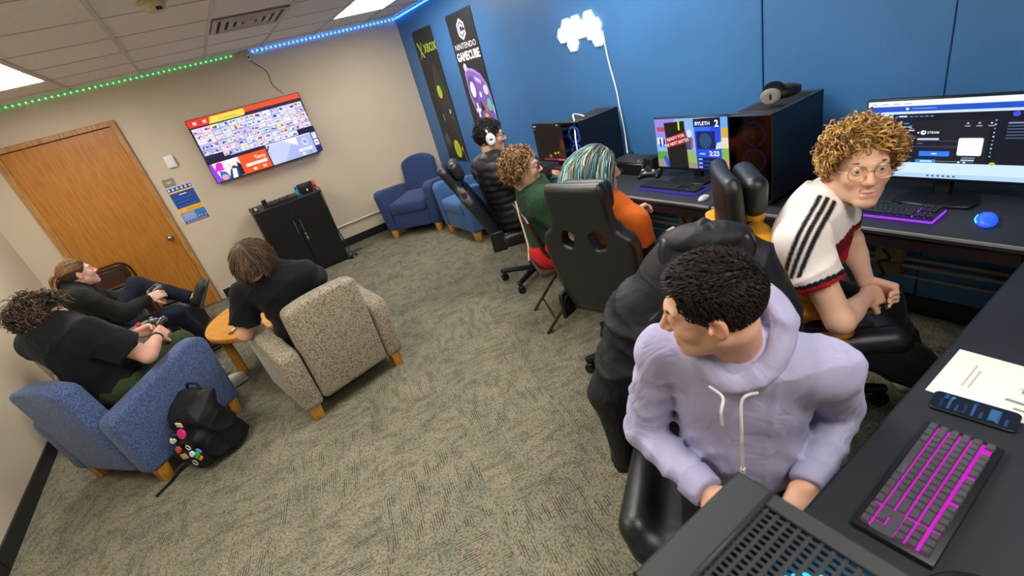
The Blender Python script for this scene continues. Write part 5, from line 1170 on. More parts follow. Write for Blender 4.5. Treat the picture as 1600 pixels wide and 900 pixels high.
# ---- 1: lilac hoodie, turned to look over his right shoulder
p1 = Person((.885,.625,.52), (-.80,-.60,0), (-.075,-.058,.51), Fc=(-.88,-.48,0), head=(.728,.566,1.172), look=(-.57,.80,-.18), hup=(-.06,-.02,1),
    wrists=[(.82,.405,.66),(.64,.54,.68)], ehint=[(.55,.1,-.6),(-.12,.5,-.8)], ankles=[(.60,.05,.09),(.38,.30,.09)], shw=.178, sc=.97, hs=.98, neckl=.525, fat=.93)
p1.build('young man in a lilac hoodie looking back over his shoulder at the near desk', '#d9a98c', [dict(d=p1.wr[0]-p1.el[0]+V3(-.1,0,-.05), n=V3(-.4,.2,-1)), dict(d=p1.wr[1]-p1.el[1], n=V3(.4,0,-1))], head_res=.003)
M_lil = mat_cloth('lilac_fleece', '#a9a6c6', var=.03, vscale=20)
def sleeve_rings(p, base):
    def f(P):
        d = base(P)
        for i in (0,1):
            for a, b, am, ph in ((p.sh[i],p.el[i],.005,0.),(p.el[i],p.wr[i],.008,1.)):
                ax = b-a; L = np.linalg.norm(ax); ax = ax/L; w = P-a; u = w@ax; q = w-u[:,None]*ax; r = np.linalg.norm(q,axis=1)
                m = np.clip((.105-r)/.03,0,1)*np.clip(u/.05,0,1)*np.clip((L-u)/.03,0,1)
                d = d-am*m*(1-np.abs(np.sin(u*46+ph+q@V3(9,14,-11)*1.6+np.sin(q@V3(30,-24,18))*.9))**.8)
        return d
    return f
D = SDF(); p1.torso(D, .020, .05, .015, -.09)
for i in (0,1): p1.arm(D, i, .014, .015, .93, .014)
hood = p1.wear('hoodie', D, M_lil, .0065, sleeve_rings(p1, folds(.006, 11, 30, (1,1,.45))))
D = SDF()                                             # hood lying round the neck
Nn = p1.N+p1.S*.02; ring = []
for a in np.linspace(0,2*PI,25)[:-1]:
    f_, l_ = math.cos(a), math.sin(a); ring.append(Nn+p1.Fc*(.085*f_-.0)+p1.Lc*.092*l_+p1.S*(.026-.045*f_-(.035*f_*f_*f_ if f_>0 else 0)+(.014 if f_<0 else 0)))
for a, b in zip(ring, ring[1:]+ring[:1]): D.cone(a, b, .025, .025, .02)
D.ell(p1.N-p1.Fc*.115-p1.S*.03, (.105,.045,.085), np.stack([p1.Lc,p1.Fc,p1.S]), .04)
D.cone(p1.N-p1.S*.03, p1.N+p1.S*.10, .066, .066, .01, op=-1)
p1.wear('hood', D, M_lil, .007, folds(.004,4,40), parent=hood)
for i in (0,1):
    n = nrm(p1.wr[i]-p1.el[i]); e = p1.el[i]+(p1.wr[i]-p1.el[i])*.93; D = SDF(); D.cone(e-n*.04, e+n*.012, .050, .045, .01, clips=[(e+n*.012,n),(e-n*.045,-n)]); p1.wear('cuff', D, mat_cloth('lilac_rib','#a19ebf',stretch=(1,1,1)), .006, parent=hood)
q0 = Nn+p1.Fc*.100-p1.S*.065
for sg, ln in ((1,.21),(-1,.03)):
    s0 = q0+p1.Lc*sg*.02; pts = [s0+p1.Lc*sg*.03+p1.S*.01+p1.Fc*.004, s0+p1.Fc*.022, s0+p1.Fc*.052-p1.S*.07*ln/.2, s0+p1.Fc*.054-p1.S*(.02+ln*.75), s0+p1.Fc*.054-p1.S*(.03+ln)]
    p1.put(MB().tube(spline(pts,5),.0035,8), 'drawstring', mat('cord_white','#dcd6d2',.7), hood)
p1.put(MB().tube([q0+p1.Lc*.02+p1.Fc*.054-p1.S*.225, q0+p1.Lc*.02+p1.Fc*.054-p1.S*.245],.006,8), 'string_tip', mat('cord_white','#dcd6d2',.7), hood)
trousers(p1, mat_cloth('black_denim','#0e0f12')); shoes(p1, M_shoeblk, M_sole)
def short_dark(p, seed, pal, top=.028, side=.010, hl=.034, sidez=-.018, back=-.075, n=2600, front=.6):
    r_, d_ = scalp_dirs(n, seed, hl, back, sidez); z = np.clip((r_[:,2]-.02)/.07,0,1); ln = side+(top-side)*z
    comb = lambda q: np.stack([np.zeros(len(q)), np.where(q[:,2]>.07,front,-.35), np.where(q[:,2]>.07,-.05,-.8)],1)
    P = grow(r_, d_, 5, ln, comb, lift=.8, jitter=.22, seed=seed, off=.006); P = place(p, P); V = locks(P, np.random.default_rng(seed).uniform(.0011,.0022,len(P)), hair_cols(len(P),5,pal,seed), 3)
    c = hair_cap(p, pal[0], .006, hl, back, sidez); tri = V[1]
    return join_np([c, (V[0], V[1], V[2])])
V, Q, C = short_dark(p1, 21, ['#17110d','#1e1611','#120d0a','#2a1f18'], top=.026, side=.008, n=3600); npmesh('hair', V-p1.off, Q, M_hair, p1.root, C); brows(p1,'#1a120d')

# ---- 2: white jersey, curly blond hair
p2 = Person((1.62,.92,.575), (.78,-.62,0), (.0,-.27,1), Fc=(.22,-.97,0), head=(1.658,.70,1.157), look=(-.78,-.62,.06), hup=(-.05,-.05,1),
    wrists=[(1.745,.69,.69),(1.665,.655,.68)], ehint=[(.7,.2,-.5),(-1,-.15,.15)], ankles=[(2.12,.62,.09),(1.95,.25,.09)], shw=.178, sc=.98, hs=1.0, neckl=.48)
p2.build('young man with curly blond hair and wire glasses in a white football jersey', '#dcae92', [dict(d=V3(.35,-.75,-.3), n=V3(-.7,-.3,-.45), curl=(.85,.9,.95,1.), thumb=.8), dict(d=V3(.9,-.1,-.25), n=V3(.0,.75,-.5), curl=(.9,.95,1.,1.), thumb=.8)], head_res=.0027, eye='#5a6a70', gaze=(-.75,-.66,.05))
M_jer = mat_cloth('jersey_white','#e6dfd8', var=.03, vscale=15)
jersey = tshirt(p2, attr_mat('jersey_cloth',.85,spec=.2,bump=.2,bscale=380), .014, .56, .014, .006, .006, -.08, 'jersey', 8, .0058)
def paint_jersey(ob, p):
    me = ob.data; v = np.empty(len(me.vertices)*3,np.float32); me.vertices.foreach_get('co', v); v = v.reshape(-1,3)+p.off
    C = np.tile(np.array(rgb('#e4ddd6')),(len(v),1)); blk = rgb('#17161c'); red = rgb('#a5121f'); drk = rgb('#6d0f1c')
    q = v-p.P; zz = q@p.S; ff = q@p.Fc; ll = q@p.Lc; front = (ff > .03)&(np.abs(ll) < .15)
    ch = zz+np.abs(ll)*.35
    C[front&(ch>.36)&(ch<.43)] = drk; C[front&(ch>.285)&(ch<=.36)] = red; C[front&(ch>.25)&(ch<=.285)] = blk
    for i in (0,1):
        d = p.el[i]-p.sh[i]; L = np.linalg.norm(d); d = d/L; w = v-p.sh[i]; u = w@d; rad = np.linalg.norm(w-u[:,None]*d,axis=1); out = nrm(p.sh[i]-p.N)
        arm = (rad < .10)&(w@out > -.01)&(u > 0)
        C[arm&(u>L*.56-.030)] = blk; C[arm&(u>L*.56-.015)] = red
        fo = (v-p.sh[i])@p.Fc; top = ((v-p.N)@out > .035)&((w@out > -.02)|((v-p.N)@p.S > -.035))&(u < L*.36)
        outer = (w@(out+p.S*.6) > .03)|((v-p.N)@p.S > -.03)
        for j in (-1,0,1):
            ww = (np.clip((.0095-np.abs(fo-.022-j*.022))/.004,0,1)*(top&outer))[:,None]; C[:] = C*(1-ww)+np.array(blk)*ww
    a = me.color_attributes.new('Col','FLOAT_COLOR','POINT'); a.data.foreach_set('color', np.concatenate([C,np.ones((len(v),1))],1).astype(np.float32).ravel())
paint_jersey(jersey, p2)
D = SDF()
for a in np.linspace(0,2*PI,21)[:-1]:
    f_, l_ = math.cos(a), math.sin(a); b = a+2*PI/20
    g0 = p2.N+p2.S*(.022-.035*max(f_,0))+p2.Fc*(.072*f_+.006)+p2.Lc*.072*l_; g1 = p2.N+p2.S*(.022-.035*max(math.cos(b),0))+p2.Fc*(.072*math.cos(b)+.006)+p2.Lc*.072*math.sin(b); D.cone(g0,g1,.011,.011,.006)
p2.wear('collar', D, mat_cloth('jersey_black','#15151a'), .0055, parent=jersey)
trousers(p2, mat_cloth('black_denim','#0e0f12'), .014); shoes(p2, M_shoeblk, M_sole)
def curly(p, seed, pal, n, ln, curl, r, hl=.03, sidez=-.02, fwd=.2, back=-.07, ymax=.06, cfreq=2.2, lift=1.0, grav=.25, k=12, sidel=.7, cap=.012):
    r_, d_ = scalp_dirs(n, seed, hl, back, sidez, ymax); rg = np.random.default_rng(seed); z = np.clip((r_[:,2]-.0)/.08,0,1); L = ln*(sidel+(1-sidel)*z)*rg.uniform(.7,1.15,len(r_))
    comb = lambda q: np.stack([q[:,0]*4, np.where(q[:,2]>.05,fwd,-.3), np.full(len(q),-.25)],1)
    P = grow(r_, d_, k, L, comb, grav=grav, lift=lift, curl=curl, cfreq=cfreq, jitter=.45, seed=seed, off=.006); P = place(p, P)
    return join_np([hair_cap(p, pal[0], cap, hl, back, sidez), locks(P, rg.uniform(r*.6,r*1.2,len(P)), hair_cols(len(P),k,pal,seed,1.35), 4)])
V, Q, C = curly(p2, 31, ['#8a6636','#a67e44','#c09652','#6c5030','#d0aa6c'], 1350, .070, .0095, .0029, hl=.036, sidez=-.02, fwd=.1, cfreq=2.0, grav=.3, cap=.016); npmesh('hair', V-p2.off, Q, M_hair, p2.root, C)
brows(p2,'#7a5c3a'); glasses(p2, mat('wire_frame','#8a7a6a',.3,metal=.8), .025, .021, .0011)
rg = np.random.default_rng(5); P = []
for i in range(70):
    x = rg.uniform(-.02,.02); a = V3(x,.0915-abs(x)*.25,-.054+rg.uniform(-.003,.003)); P.append([a,a+V3(x*.15,.0015,-.003),a+V3(x*.3,.001,-.006)])
P = place(p2,np.array(P)); V, Q, C = locks(P, np.full(len(P),.0005), np.tile(np.array(rgb('#a8805a')),(len(P),3,1))); npmesh('moustache', V-p2.off, Q, M_hair, p2.root, C)

# ---- 3: teal hair, orange sleeves
p3 = Person((1.56,1.75,.54), (.95,.3,0), (-.12,.0,1), Fc=(.97,.2,0), head=(1.545,1.80,1.115), look=(.88,-.45,-.10), wrists=[(1.95,2.0,.72),(1.84,1.66,.66)], ehint=[(-.3,.2,-.9),(-.4,-.1,-.9)], ankles=[(2.2,1.95,.09),(2.15,1.6,.09)], sc=.95, hs=.98, neckl=.40, shw=.16)
p3.build('player with long teal dyed hair in an orange top at the game screen', '#dbb09a', [dict(d=V3(1,.1,-.1),n=V3(0,-.6,-.8)),dict(d=V3(1,.2,-.1),n=V3(0,.6,-.8))])
top3 = tshirt(p3, mat_cloth('orange_cotton','#c8601c'), .010, .46, .02, .006, .0, -.08, 'shirt', 12)
D = SDF()
for i in (0,1):
    n = nrm(p3.wr[i]-p3.el[i]); D.cone(p3.el[i]-(p3.el[i]-p3.sh[i])*.55, p3.el[i], .060, .056, .02); D.cone(p3.el[i], p3.wr[i]-n*.02, .056, .042, .02)
p3.wear('black_sleeves', D, mat_cloth('black_cotton','#131316'), .009, folds(.005,6,30)); trousers(p3, mat_cloth('black_cotton','#131316')); shoes(p3, M_shoeblk, M_sole)
def long_hair(p, seed, n, ln):
    r_, d_ = scalp_dirs(n, seed, .036, -.06, .0, .045); rg = np.random.default_rng(seed); k = 18
    comb = lambda q: np.stack([np.sign(q[:,0])*np.clip(np.abs(q[:,0])*9,.1,.6)*(q[:,2]>.0), np.where(q[:,2]>.05,-.45,-.32), np.full(len(q),-.55)],1)
    L = ln*rg.uniform(.85,1.08,len(r_)); P = grow(r_, d_, k, L, comb, grav=.9, lift=.5, jitter=.12, seed=seed, off=.014, wave=.006, cfreq=1.4)
    t = np.linspace(0,1,k)[None,:,None]; pal1 = np.array([rgb(c) for c in ('#5a4a3c','#6a5a48','#4a3c32','#8a8070')]); pal2 = np.array([rgb(c) for c in ('#4a8f9c','#3a7484','#6fb4b4','#8cc0ac','#2f5f70','#b4d0c4','#6a6456','#423c38','#8a7a66')]); pal3 = np.array([rgb(c) for c in ('#9fc8a8','#88b8a8','#b8cca8','#6aa8a4')])
    a = pal1[rg.integers(0,4,len(P))][:,None]; b = pal2[rg.integers(0,9,len(P))][:,None]; c = pal3[rg.integers(0,4,len(P))][:,None]
    C = a*np.clip(1-t*5,0,1)+b*(np.clip(t*5,0,1)-np.clip((t-.7)/.3,0,1))+c*np.clip((t-.7)/.3,0,1)
    C *= rg.uniform(.7,1.15,(len(P),1,1))
    return join_np([hair_cap(p,'#4a4038',.012,.03,-.06,-.015), locks(place(p,P), rg.uniform(.0014,.0034,len(P)), C, 4)])
V, Q, C = long_hair(p3, 41, 1300, .33); npmesh('hair', V-p3.off, Q, M_hair, p3.root, C); brows(p3,'#5a4a3a')

# ---- 4: green shirt, glasses, wavy mullet
p4 = Person((1.60,2.46,.53), (.93,-.37,0), (-.05,.02,1), head=(1.515,2.43,1.105), look=(.85,-.52,-.02), wrists=[(1.95,2.38,.60),(1.85,2.2,.62)], ehint=[(-.3,.5,-.8),(-.4,-.5,-.8)], ankles=[(2.02,2.45,.09),(1.95,2.15,.09)], sc=.98, neckl=.45, hs=1.02)
p4.build('player in a dark green shirt with black glasses and wavy brown hair', '#dbac92', [dict(d=V3(1,-.2,-.1),n=V3(0,-.5,-.8)),dict(d=V3(1,.2,-.1),n=V3(0,.5,-.8))])
tee4 = tshirt(p4, mat_cloth('green_cotton','#1f3a26', var=.04, vscale=12), .02, .80, .024, .006, .015, -.10, 'shirt', 14)
D = SDF(); p4.torso(D, .0215, .05, .015, -.09); n = p4.Lc; cL = p4.P-p4.Fc*.02
pts = [p4.P+p4.S*z*.98-p4.Fc*r_-p4.Lc*.02 for z, r_ in ((-.02,.165),(.08,.14),(.18,.135),(.30,.135),(.40,.13))]
p4.put(MB().tube(spline([Vector(q) for q in pts],5),.006,6), 'piping', mat('white_piping','#d8d2b8',.7), tee4)
p4.put(MB().tube(spline([Vector(q+p4.Lc*.012) for q in pts[1:4]],5),.006,6), 'piping_yellow', mat('yellow_piping','#d8a818',.7), tee4)
Pn = Print(.05,.06); Pn.poly([(0,.05),(.02,.06),(.025,.035),(.05,.03),(.03,.02),(.02,0),(.012,.025)],'#e4e6e0'); q = p4.P+p4.S*.36+p4.Fc*.142-p4.Lc*.07; Pn.build('chest_logo', M_print, tee4, Vector(q-p4.off+p4.Fc*.006), Vector(-nrm(p4.Lc*.9-p4.Fc*.4)), Vector(p4.S))
trousers(p4, mat_cloth('red_shorts','#b81c20'), .022, .03, .35, name='shorts'); shoes(p4, mat('shoe_white','#cfccc4',.6), M_solew)
V, Q, C = curly(p4, 51, ['#5a4024','#6e5130','#866440','#4a341e','#9a7a50'], 900, .062, .007, .0032, hl=.045, sidez=.0, back=-.10, fwd=-.1, ymax=.045, cfreq=1.3, lift=.8, grav=.5, sidel=1.0, cap=.012); npmesh('hair', V-p4.off, Q, M_hair, p4.root, C); brows(p4,'#4a3420'); glasses(p4, M_black, .023, .017, .0026)

# ---- 5: headphones, dark puffer with hood
p5 = Person((1.84,3.16,.55), (.92,-.1,0), (-.22,.04,1), head=(1.79,3.20,1.215), look=(.90,-.38,-.10), wrists=[(2.20,3.42,.79),(2.22,3.17,.79)], ehint=[(-.2,.5,-.8),(-.2,-.5,-.8)], ankles=[(2.3,3.35,.09),(2.25,3.05,.09)], sc=1.0, neckl=.49)
p5.build('player with white headphones in a black quilted jacket at the far desk', '#c99a7e', [dict(d=V3(1,.0,-.25),n=V3(0,-.1,-1)),dict(d=V3(1,.0,-.25),n=V3(0,.1,-1))])
def quilt(axis, pitch, amp, base, seed=1):
    fo = folds(.003, seed, 40)
    def f(P): return -amp*np.abs(np.sin(((P-base)@axis)*PI/pitch))+amp*.6+fo(P)
    return f
sleeve_jacket(p5, mat('quilted_nylon','#1a1b1f',.45,spec=.4,bump=.1), .058, disp=quilt(p5.S,.055,.012,p5.P), name='puffer_jacket')
D = SDF(); D.ell(p5.N-p5.Fc*.07+p5.S*.02, (.11,.065,.06), np.stack([p5.Lc,p5.Fc,p5.S]), .03); D.cone(p5.N-p5.Fc*.02-p5.Lc*.09, p5.N+p5.Fc*.05-p5.Lc*.05, .035,.03,.03); D.cone(p5.N-p5.Fc*.02+p5.Lc*.09, p5.N+p5.Fc*.05+p5.Lc*.05, .035,.03,.03); p5.wear('hood', D, mat_cloth('hood_grey','#232327'), .009, folds(.005,9,35))
trousers(p5, mat_cloth('black_denim','#0e0f12')); shoes(p5, M_shoeblk, M_sole)
V, Q, C = curly(p5, 61, ['#14100e','#1d1714','#0f0c0a'], 800, .035, .004, .0034, hl=.034, sidez=-.02, cfreq=1., lift=.9, grav=.3, cap=.01); npmesh('hair', V-p5.off, Q, M_hair, p5.root, C); brows(p5,'#14100e'); glasses(p5, M_black, .023, .018, .0016)
hq = headset(Vector(p5.hl(0,-.012,-.005)), Matrix([list(-p5.HF[0]),list(-p5.HF[1]),list(p5.HF[2])]).transposed().to_euler(), 'white headphones worn by the player in the quilted jacket', mat('hp_white','#d8dade',.35), M_silver, mic=False, s=1.0)
hq.rotation_euler = Matrix([list(p5.HF[0]),list(p5.HF[1]),list(p5.HF[2])]).transposed().to_euler()

# ---- 6: black t-shirt seen from behind in the beige armchair
p6 = Person((.07,3.13,.52), (.02,1,0), (-.15,-.22,1), Fc=(.40,.9,0), head=(-.025,3.03,1.055), look=(.35,.93,-.02), hup=(.03,-.06,1), wrists=[(-.16,3.42,.66),(.30,3.45,.62)], ehint=[(-.5,-.6,-.5),(.6,-.3,-.5)], ankles=[(-.02,3.50,.09),(.24,3.50,.09)], sc=.99, neckl=.43, shw=.19)
p6.build('person in a black t-shirt with straight brown hair seen from behind', '#d9a58c', [dict(d=V3(.3,.9,.1),n=V3(.5,.1,-.6)),dict(d=V3(-.2,.9,.1),n=V3(-.5,.1,-.6))])
tshirt(p6, mat_cloth('black_tee','#111216'), .018, .66, .03, .006, .01, -.08, 'shirt', 16); trousers(p6, mat_cloth('black_denim','#0e0f12')); shoes(p6, M_shoeblk, M_sole)
def bowl(p, seed, pal, n=2600, ln=.11):
    r_, d_ = scalp_dirs(n, seed, .03, -.075, -.02); rg = np.random.default_rng(seed); k = 9
    crown = np.array([.01,-.06,.11])
    def comb(q):
        v = q-crown; v = v/(np.linalg.norm(v,axis=1)[:,None]+1e-6); v[:,2] -= .35; return v
    P = grow(r_, d_, k, ln*rg.uniform(.65,1.05,len(r_))*np.where(r_[:,2]<.0,.45,1.), comb, grav=.5, lift=.45, jitter=.13, seed=seed, off=.010)
    return join_np([hair_cap(p,pal[0],.012,.03,-.078,-.02), locks(place(p,P), rg.uniform(.0012,.0028,len(P)), hair_cols(len(P),k,pal,seed,1.2), 3)])
V, Q, C = bowl(p6, 71, ['#4a3829','#5c4735','#6e5742','#3a2c20']); npmesh('hair', V-p6.off, Q, M_hair, p6.root, C)

# ---- 7: curly brown hair, black t-shirt, green trousers in the blue armchair
F7 = nrm((.76,.65,0)); L7 = np.cross((0,0,1),F7)
p7 = Person((-1.04,3.54,.55), F7, tuple(-F7*.20+V3(0,0,1)), Fc=tuple(F7+V3(.0,.12,0)), head=(-1.10,3.50,1.075), look=(.97,.10,-.18), hup=(.08,.05,1), wrists=[(-.86,3.80,.72),(-.74,3.62,.70)], ehint=[(-.3,.6,-.6),(.2,-.9,-.5)], ankles=[(-.76,4.16,.09),(-.66,3.93,.09)], khint=[F7*.5+V3(0,0,1),F7*.5+V3(0,0,1)], toe=[(.75,.65,0),(.92,.3,0)], sc=1.07, neckl=.44, shw=.195, fat=1.12, hs=1.03)
p7.build('player with curly brown hair, black t-shirt and green trousers in the blue armchair', '#dca890', [dict(d=V3(.85,-.1,.05),n=V3(-.1,-.75,-.4),curl=(.6,.65,.7,.7),thumb=.6),dict(d=V3(.35,.85,.05),n=V3(-.75,.2,-.3),curl=(.6,.65,.7,.7),thumb=.6)])
tshirt(p7, mat_cloth('black_tee','#111216'), .022, .70, .034, .007, .03, -.08, 'shirt', 18); trousers(p7, mat_cloth('olive_cotton','#2f3d22'), .018, .03); shoes(p7, mat('shoe_white','#cfccc4',.6), M_solew)
V, Q, C = curly(p7, 81, ['#33271d','#43352a','#574536','#251c15','#6a5644'], 1350, .100, .0095, .0036, hl=.045, sidez=.018, back=-.04, ymax=.03, fwd=-.15, cfreq=1.8, lift=1.0, grav=.25, sidel=.45, cap=.014); npmesh('hair', V-p7.off, Q, M_hair, p7.root, C); brows(p7,'#33271d')
w = p7.wr[1]; n = nrm(p7.wr[1]-p7.el[1]); p7.put(MB().cyl(Vector(w-n*.035),Vector(w-n*.010),.034,n=20), 'watch_strap', M_black); p7.put(MB().box((-.016,-.014,0),(.016,.014,.01),.003,1,Matrix.Translation(Vector(w-n*.022)+Vector((0,0,.031)))), 'watch_face', M_dark)

# ---- 8: ponytail, dark jacket in the beige armchair by the wall
F8 = nrm((.96,.26,0))
p8 = Person((-1.20,4.74,.53), F8, tuple(-F8*.12+V3(0,0,1)), head=(-1.155,4.72,1.075), look=(.90,.40,.06), hup=(-.1,0,1), wrists=[(-.88,4.95,.70),(-.86,4.74,.70)], ehint=[(-.2,.7,-.6),(-.1,-.8,-.6)], ankles=[(-.62,4.93,.52),(-.70,4.9,.10)], khint=[(.2,.5,.9),(.5,-.2,1)], toe=[(.55,-.1,.75),(.9,.2,0)], sc=.99, neckl=.46, shw=.18)
p8.build('player with a brown ponytail in a dark jacket holding a controller by the left wall', '#dcae98', [dict(d=V3(.9,-.3,-.05),n=V3(-.1,-.8,-.4),curl=(.45,.5,.55,.55)),dict(d=V3(.9,.35,-.05),n=V3(-.1,.8,-.4),curl=(.45,.5,.55,.55))])
sleeve_jacket(p8, mat_cloth('dark_olive_wool','#191a16'), .026, .006, 22, 'jacket'); trousers(p8, mat_cloth('navy_denim','#131726')); shoes(p8, mat('shoe_charcoal','#232528',.6), mat('sole_dark','#4c4f52',.8))
p8.put(MB().tube(spline([Vector(p8.N+p8.Fc*.075+p8.Lc*.05+p8.S*.0),Vector(p8.N+p8.Fc*.11+p8.Lc*.01-p8.S*.05),Vector(p8.N+p8.Fc*.13-p8.Lc*.04-p8.S*.1)],5),.003,6),'zip',M_steel)
def pony(p, seed):
    rg = np.random.default_rng(seed); r_, d_ = scalp_dirs(900, seed, .026, -.06, -.01); k = 10; tie = np.array([.0,-.115,.045])
    pal = ['#5a3f28','#7a5632','#946c40','#4a321f','#a07a4c']; up = r_[:,2] > .035
    def path(R):
        t = np.linspace(0,1,k)[None,:,None]; P = R[:,None]*(1-t)+(tie+rg.normal(size=(len(R),1,3))*.006)*t
        q = (P-np.array([0,-.014,.034]))/np.array([.0825,.1025,.0925]); Ln = np.linalg.norm(q,axis=2,keepdims=True); return np.where(Ln<1, q/Ln*np.array([.0825,.1025,.0925])+np.array([0,-.014,.034]), P)
    top = path(r_[up]); A = locks(place(p,top), rg.uniform(.002,.004,up.sum()), hair_cols(up.sum(),k,pal,seed), 4)
    n = 260; k2 = 14; t = np.linspace(0,1,k2)[None,:,None]; a0 = rg.uniform(0,6.28,n); rad = np.sqrt(rg.uniform(0,1,n))*.026; o = np.stack([np.cos(a0)*rad, np.zeros(n), np.sin(a0)*rad],1)[:,None]
    cen = np.concatenate([t*0, -.0-.055*np.sin(np.clip(t*2.2,0,1.57))-.02*t, .02*np.sin(t*3)-.23*t**1.4],2); P = tie+cen+o*(.35+np.sin(np.clip(t*3.1,0,3.14))*.9+.1)+rg.normal(size=(n,1,3))*.003
    B = locks(place(p,P), rg.uniform(.0025,.0045,n), hair_cols(n,k2,pal,seed+1,1.3), 4)
    r2, d2 = r_[~up], d_[~up]; P3 = grow(r2, d2, 4, np.full(len(r2),.012), lambda q: np.tile(np.array([0,-.6,-.5]),(len(q),1)), lift=.5, seed=seed); Cc = locks(place(p,P3), np.full(len(r2),.0016), hair_cols(len(r2),4,['#4a3a2c','#5a4636'],seed), 4)
    return join_np([hair_cap(p,'#4a3626',.005,.026,-.06,-.01), A, B, Cc])
V, Q, C = pony(p8, 91); npmesh('hair', V-p8.off, Q, M_hair, p8.root, C); brows(p8,'#4a3626')
tp = Vector(p8.hl(0,-.117,.044)-p8.off); m = MB(); m.tube([tp+Vector(p8.HF[0])*math.cos(a)*.014+Vector(p8.HF[2])*math.sin(a)*.014 for a in np.linspace(0,2*PI,14,endpoint=False)],.006,6,closed=True); m.build('hair_tie', M_black, p8.root)
# ================================================================ coats, bags, held controllers
def local_obj(o, S, name, m, res, disp=None, rel=1):
    V, Q = S.mesh(res, disp); return npmesh(name, relax(V,Q,rel), Q, m, o)
def on_chair(loc, face, recl, seat_z, name, label, cat):
    rz = math.atan2(face[1],face[0])-PI/2; R_ = Matrix.Rotation(rz,4,'Z'); p_ = Matrix.Translation((loc[0],loc[1],0)) @ R_ @ Matrix.Translation((0,-.245,seat_z+.04))
    o = empty(name, p_.translation, rz, label, cat); o.rotation_euler = (math.radians(recl),0,rz); return o
# black coat over the chair of the lilac hoodie
o = on_chair((.865,.685), (-.8,-.6), 8., .38, 'black_coat', 'black padded coat draped over the back of the lilac hoodie sitter chair', 'coat')
M_coat = mat('coat_black','#17181c',.6,spec=.35,bump=.15,bscale=120,fold=.5,fscale=7.)
S = SDF().ell((.01,-.02,.30),(.285,.125,.43),k=.05).ell((.05,-.03,.10),(.29,.13,.34),k=.06).cone((.25,-.02,.46),(.36,.02,.12),.08,.075,.06).cone((.36,.02,.12),(.34,.03,-.16),.075,.055,.04)
S.box((0,.19,.25),(.2,.12,.40),.05,k=.04,op=-1)
local_obj(o, S, 'coat_body', M_coat, .011, folds(.014,31,24))
S = SDF().ell((0,-.01,.68),(.14,.075,.05),k=.03); local_obj(o, S, 'coat_collar', M_coat, .010, folds(.003,32,20))
# yellow puffer jacket on the chair of the jersey player
o = on_chair((1.73,.90), (.70,-.71), 3., .43, 'yellow_puffer_jacket', 'yellow quilted puffer jacket hung over the jersey player chair', 'jacket')
M_yel = mat('yellow_nylon','#d8960c',.5,spec=.35,bump=.12,bscale=150); M_lin = mat('jacket_lining','#17181c',.6)
S = back_sdf(.03, False, .98, .0); S.p = S.p[:1]
S.box((0,.02,.60),(.4,.3,.16),.02,k=.02,op=-1)
S.cone((-.23,.06,.40),(-.29,.10,.10),.065,.055,.05).cone((.23,.06,.40),(.29,.10,.10),.075,.065,.05).cone((.26,.08,.36),(.24,.26,.09),.075,.07,.05).cone((.20,.10,.42),(.26,.2,.25),.06,.06,.05)
local_obj(o, S, 'quilted_shell', M_yel, .009, quilt(nrm(V3(.3,.5,1)),.065,.024,V3(0,0,0),3), 0)
S = SDF().ell((-.10,.10,.44),(.07,.05,.09),k=.03).ell((.08,.09,.43),(.10,.045,.05),k=.03); local_obj(o, S, 'jacket_hood', M_yel, .009, quilt(V3(0,0,1),.06,.012,V3(0,0,0),4))
S = SDF().ell((0,.085,.36),(.14,.035,.10),k=.03); local_obj(o, S, 'lining', M_lin, .011)
# backpack with key rings beside the blue armchair
bp = empty('backpack', (-.70,3.13,0), math.radians(-50), 'black backpack with colourful keyrings leaning on the blue armchair', 'backpack'); M_bp = mat('backpack_black','#131416',.65,spec=.3,bump=.3,bscale=150)
lean = np.array([[1,0,0],[0,math.cos(.28),math.sin(.28)],[0,-math.sin(.28),math.cos(.28)]])
S = SDF().box((0,.02,.21),(.155,.095,.20),.075,lean,k=.03).box((0,-.085,.15),(.125,.055,.125),.05,lean,k=.025).cone((-.09,.05,.40),(.09,.05,.40),.05,.05,.04)
local_obj(bp, S, 'main_bag', M_bp, .008, folds(.009,41,34))
S = SDF().box((0,-.155,.115),(.10,.028,.075),.025,lean,k=.02); local_obj(bp, S, 'front_pocket', M_bp, .007, folds(.004,42,40))
MB().tube(spline([(-.05,.06,.43),(-.04,.07,.48),(.04,.07,.48),(.05,.06,.43)],6),.009,8).build('top_handle', M_bp, bp)
MB().tube(spline([(-.13,.02,.38),(-.19,-.02,.25),(-.18,-.05,.08),(-.13,-.02,.02)],6),.016,8).build('side_strap', M_bp, bp)
MB().tube(spline([(-.11,-.06,.03),(-.17,-.16,.02),(-.16,-.26,.008),(-.155,-.36,.008)],6),.009,6).build('loose_strap', M_bp, bp)
MB().tube([(-.05,-.150,.285),(0,-.156,.295),(.05,-.150,.285)],.003,6).build('zip', M_steel, bp)
charms = [(.055,-.150,.305,'disc','#e0187a',.030),(.048,-.135,.355,'tag','#d8c8a8',.022),(-.055,-.165,.255,'tag','#e8e6e0',.02),(-.03,-.165,.26,'tag','#dcd8cc',.016),(-.0,-.185,.215,'disc','#b84a3a',.020),(.01,-.192,.165,'tag','#c8a070',.026),(.075,-.18,.225,'ring','#c8c4b8',.016),(.09,-.185,.185,'disc','#cfd8e8',.017),(.108,-.178,.17,'disc','#3aa83a',.020),(.125,-.17,.19,'tag','#2a88d8',.018),(.118,-.176,.145,'disc','#d8782a',.014),(.07,-.195,.12,'ring','#b8bcae',.018)]
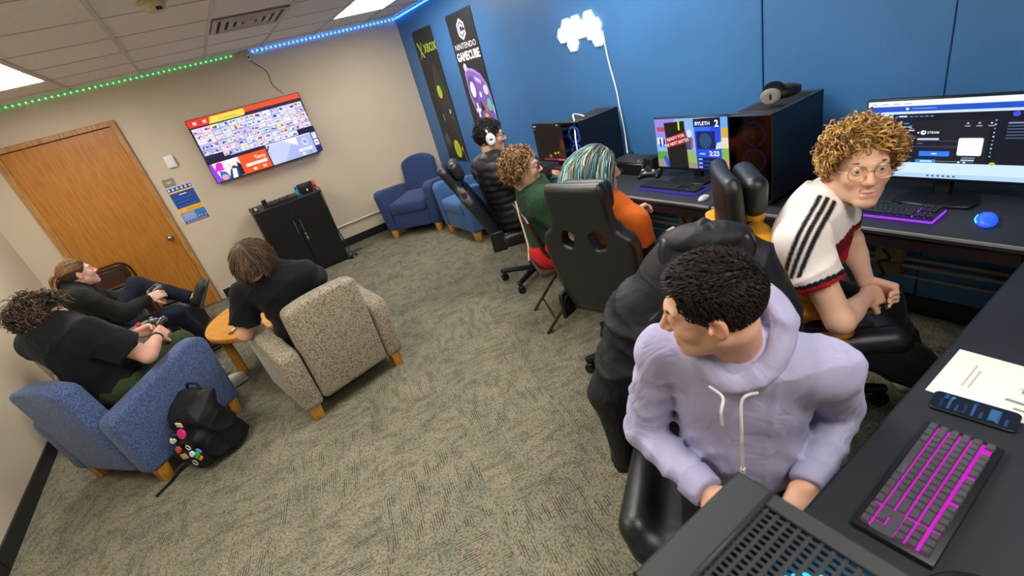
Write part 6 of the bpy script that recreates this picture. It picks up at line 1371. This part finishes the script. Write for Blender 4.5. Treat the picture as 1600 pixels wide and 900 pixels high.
for x, y, z, k_, c_, r_ in charms:
    m_ = mat('charm_'+c_, c_, .35); c0 = Vector((x,y-.006,z))
    if k_ == 'disc': MB().cyl(c0, c0+Vector((0,-.010,.003)), r_, n=18).build('keyring_charm', m_, bp)
    elif k_ == 'tag': MB().box((-r_*.7,-.004,-r_),(r_*.7,.004,r_),.002,1,Matrix.Translation(c0)@Matrix.Rotation(1.2+x*9,4,'Y')).build('keyring_tag', m_, bp)
    else: MB().tube([c0+Vector((math.cos(a)*r_,0,math.sin(a)*r_)) for a in np.linspace(0,2*PI,16,endpoint=False)],.003,6,closed=True).build('key_ring', m_, bp)
# black bag by the door
bg = empty('black_bag', (-.87,5.75,0), math.radians(-25), 'black bag with blue markings on the floor by the door', 'bag')
S = SDF().box((0,0,.17),(.17,.12,.17),.07,k=.03).ell((0,0,.33),(.14,.10,.05),k=.03); local_obj(bg, S, 'bag_body', mat('bag_black','#101114',.5,bump=.2,bscale=150), .010, folds(.007,44,28))
MB().tube(spline([(-.07,0,.36),(-.05,.01,.41),(.05,.01,.41),(.07,0,.36)],6),.010,8).build('handle', M_bp, bg); MB().box((-.09,-.08,.365),(.09,.06,.382),.008,2).build('top_panel', M_dark, bg)
for x in (-.05,.02,.07): MB().sphere((x,-.06+abs(x)*.4,.384),.010,10,6).build('blue_mark', mat('bag_blue','#2440b8',.4), bg)
# controllers in the hands
q = (p7.wr[0]+p7.wr[1])/2+V3(.07,.08,.02); controller(tuple(q), math.atan2(F7[1],F7[0])-PI/2, 'dark grey game controller held by the curly haired player', '#2b2d32', ('#8a8c90','#d8d8d4','#8a8a86'), group='controllers held by players')
c = empty('toy_figure', tuple(q+V3(-.10,.02,.01)), .4, 'small red and white toy held over the controller', 'toy'); MB().cyl((0,0,-.03),(0,0,.02),.016,.012,n=14,bev=.003).build('body', mat('toy_white','#e4dcd0',.4), c); MB().sphere((0,0,.03),.016,12,8).build('head', mat('toy_red','#c8201c',.35), c); MB().cyl((0,0,-.045),(0,0,-.03),.017,n=14).build('base', mat('toy_red','#c8201c',.35), c)
q = (p8.wr[0]+p8.wr[1])/2+V3(.075,.01,.015); controller(tuple(q), math.atan2(F8[1],F8[0])-PI/2, 'grey game controller held by the ponytailed player', '#4a4c50', ('#22242a','#d8d8d4','#8a8a86'), group='controllers held by players')
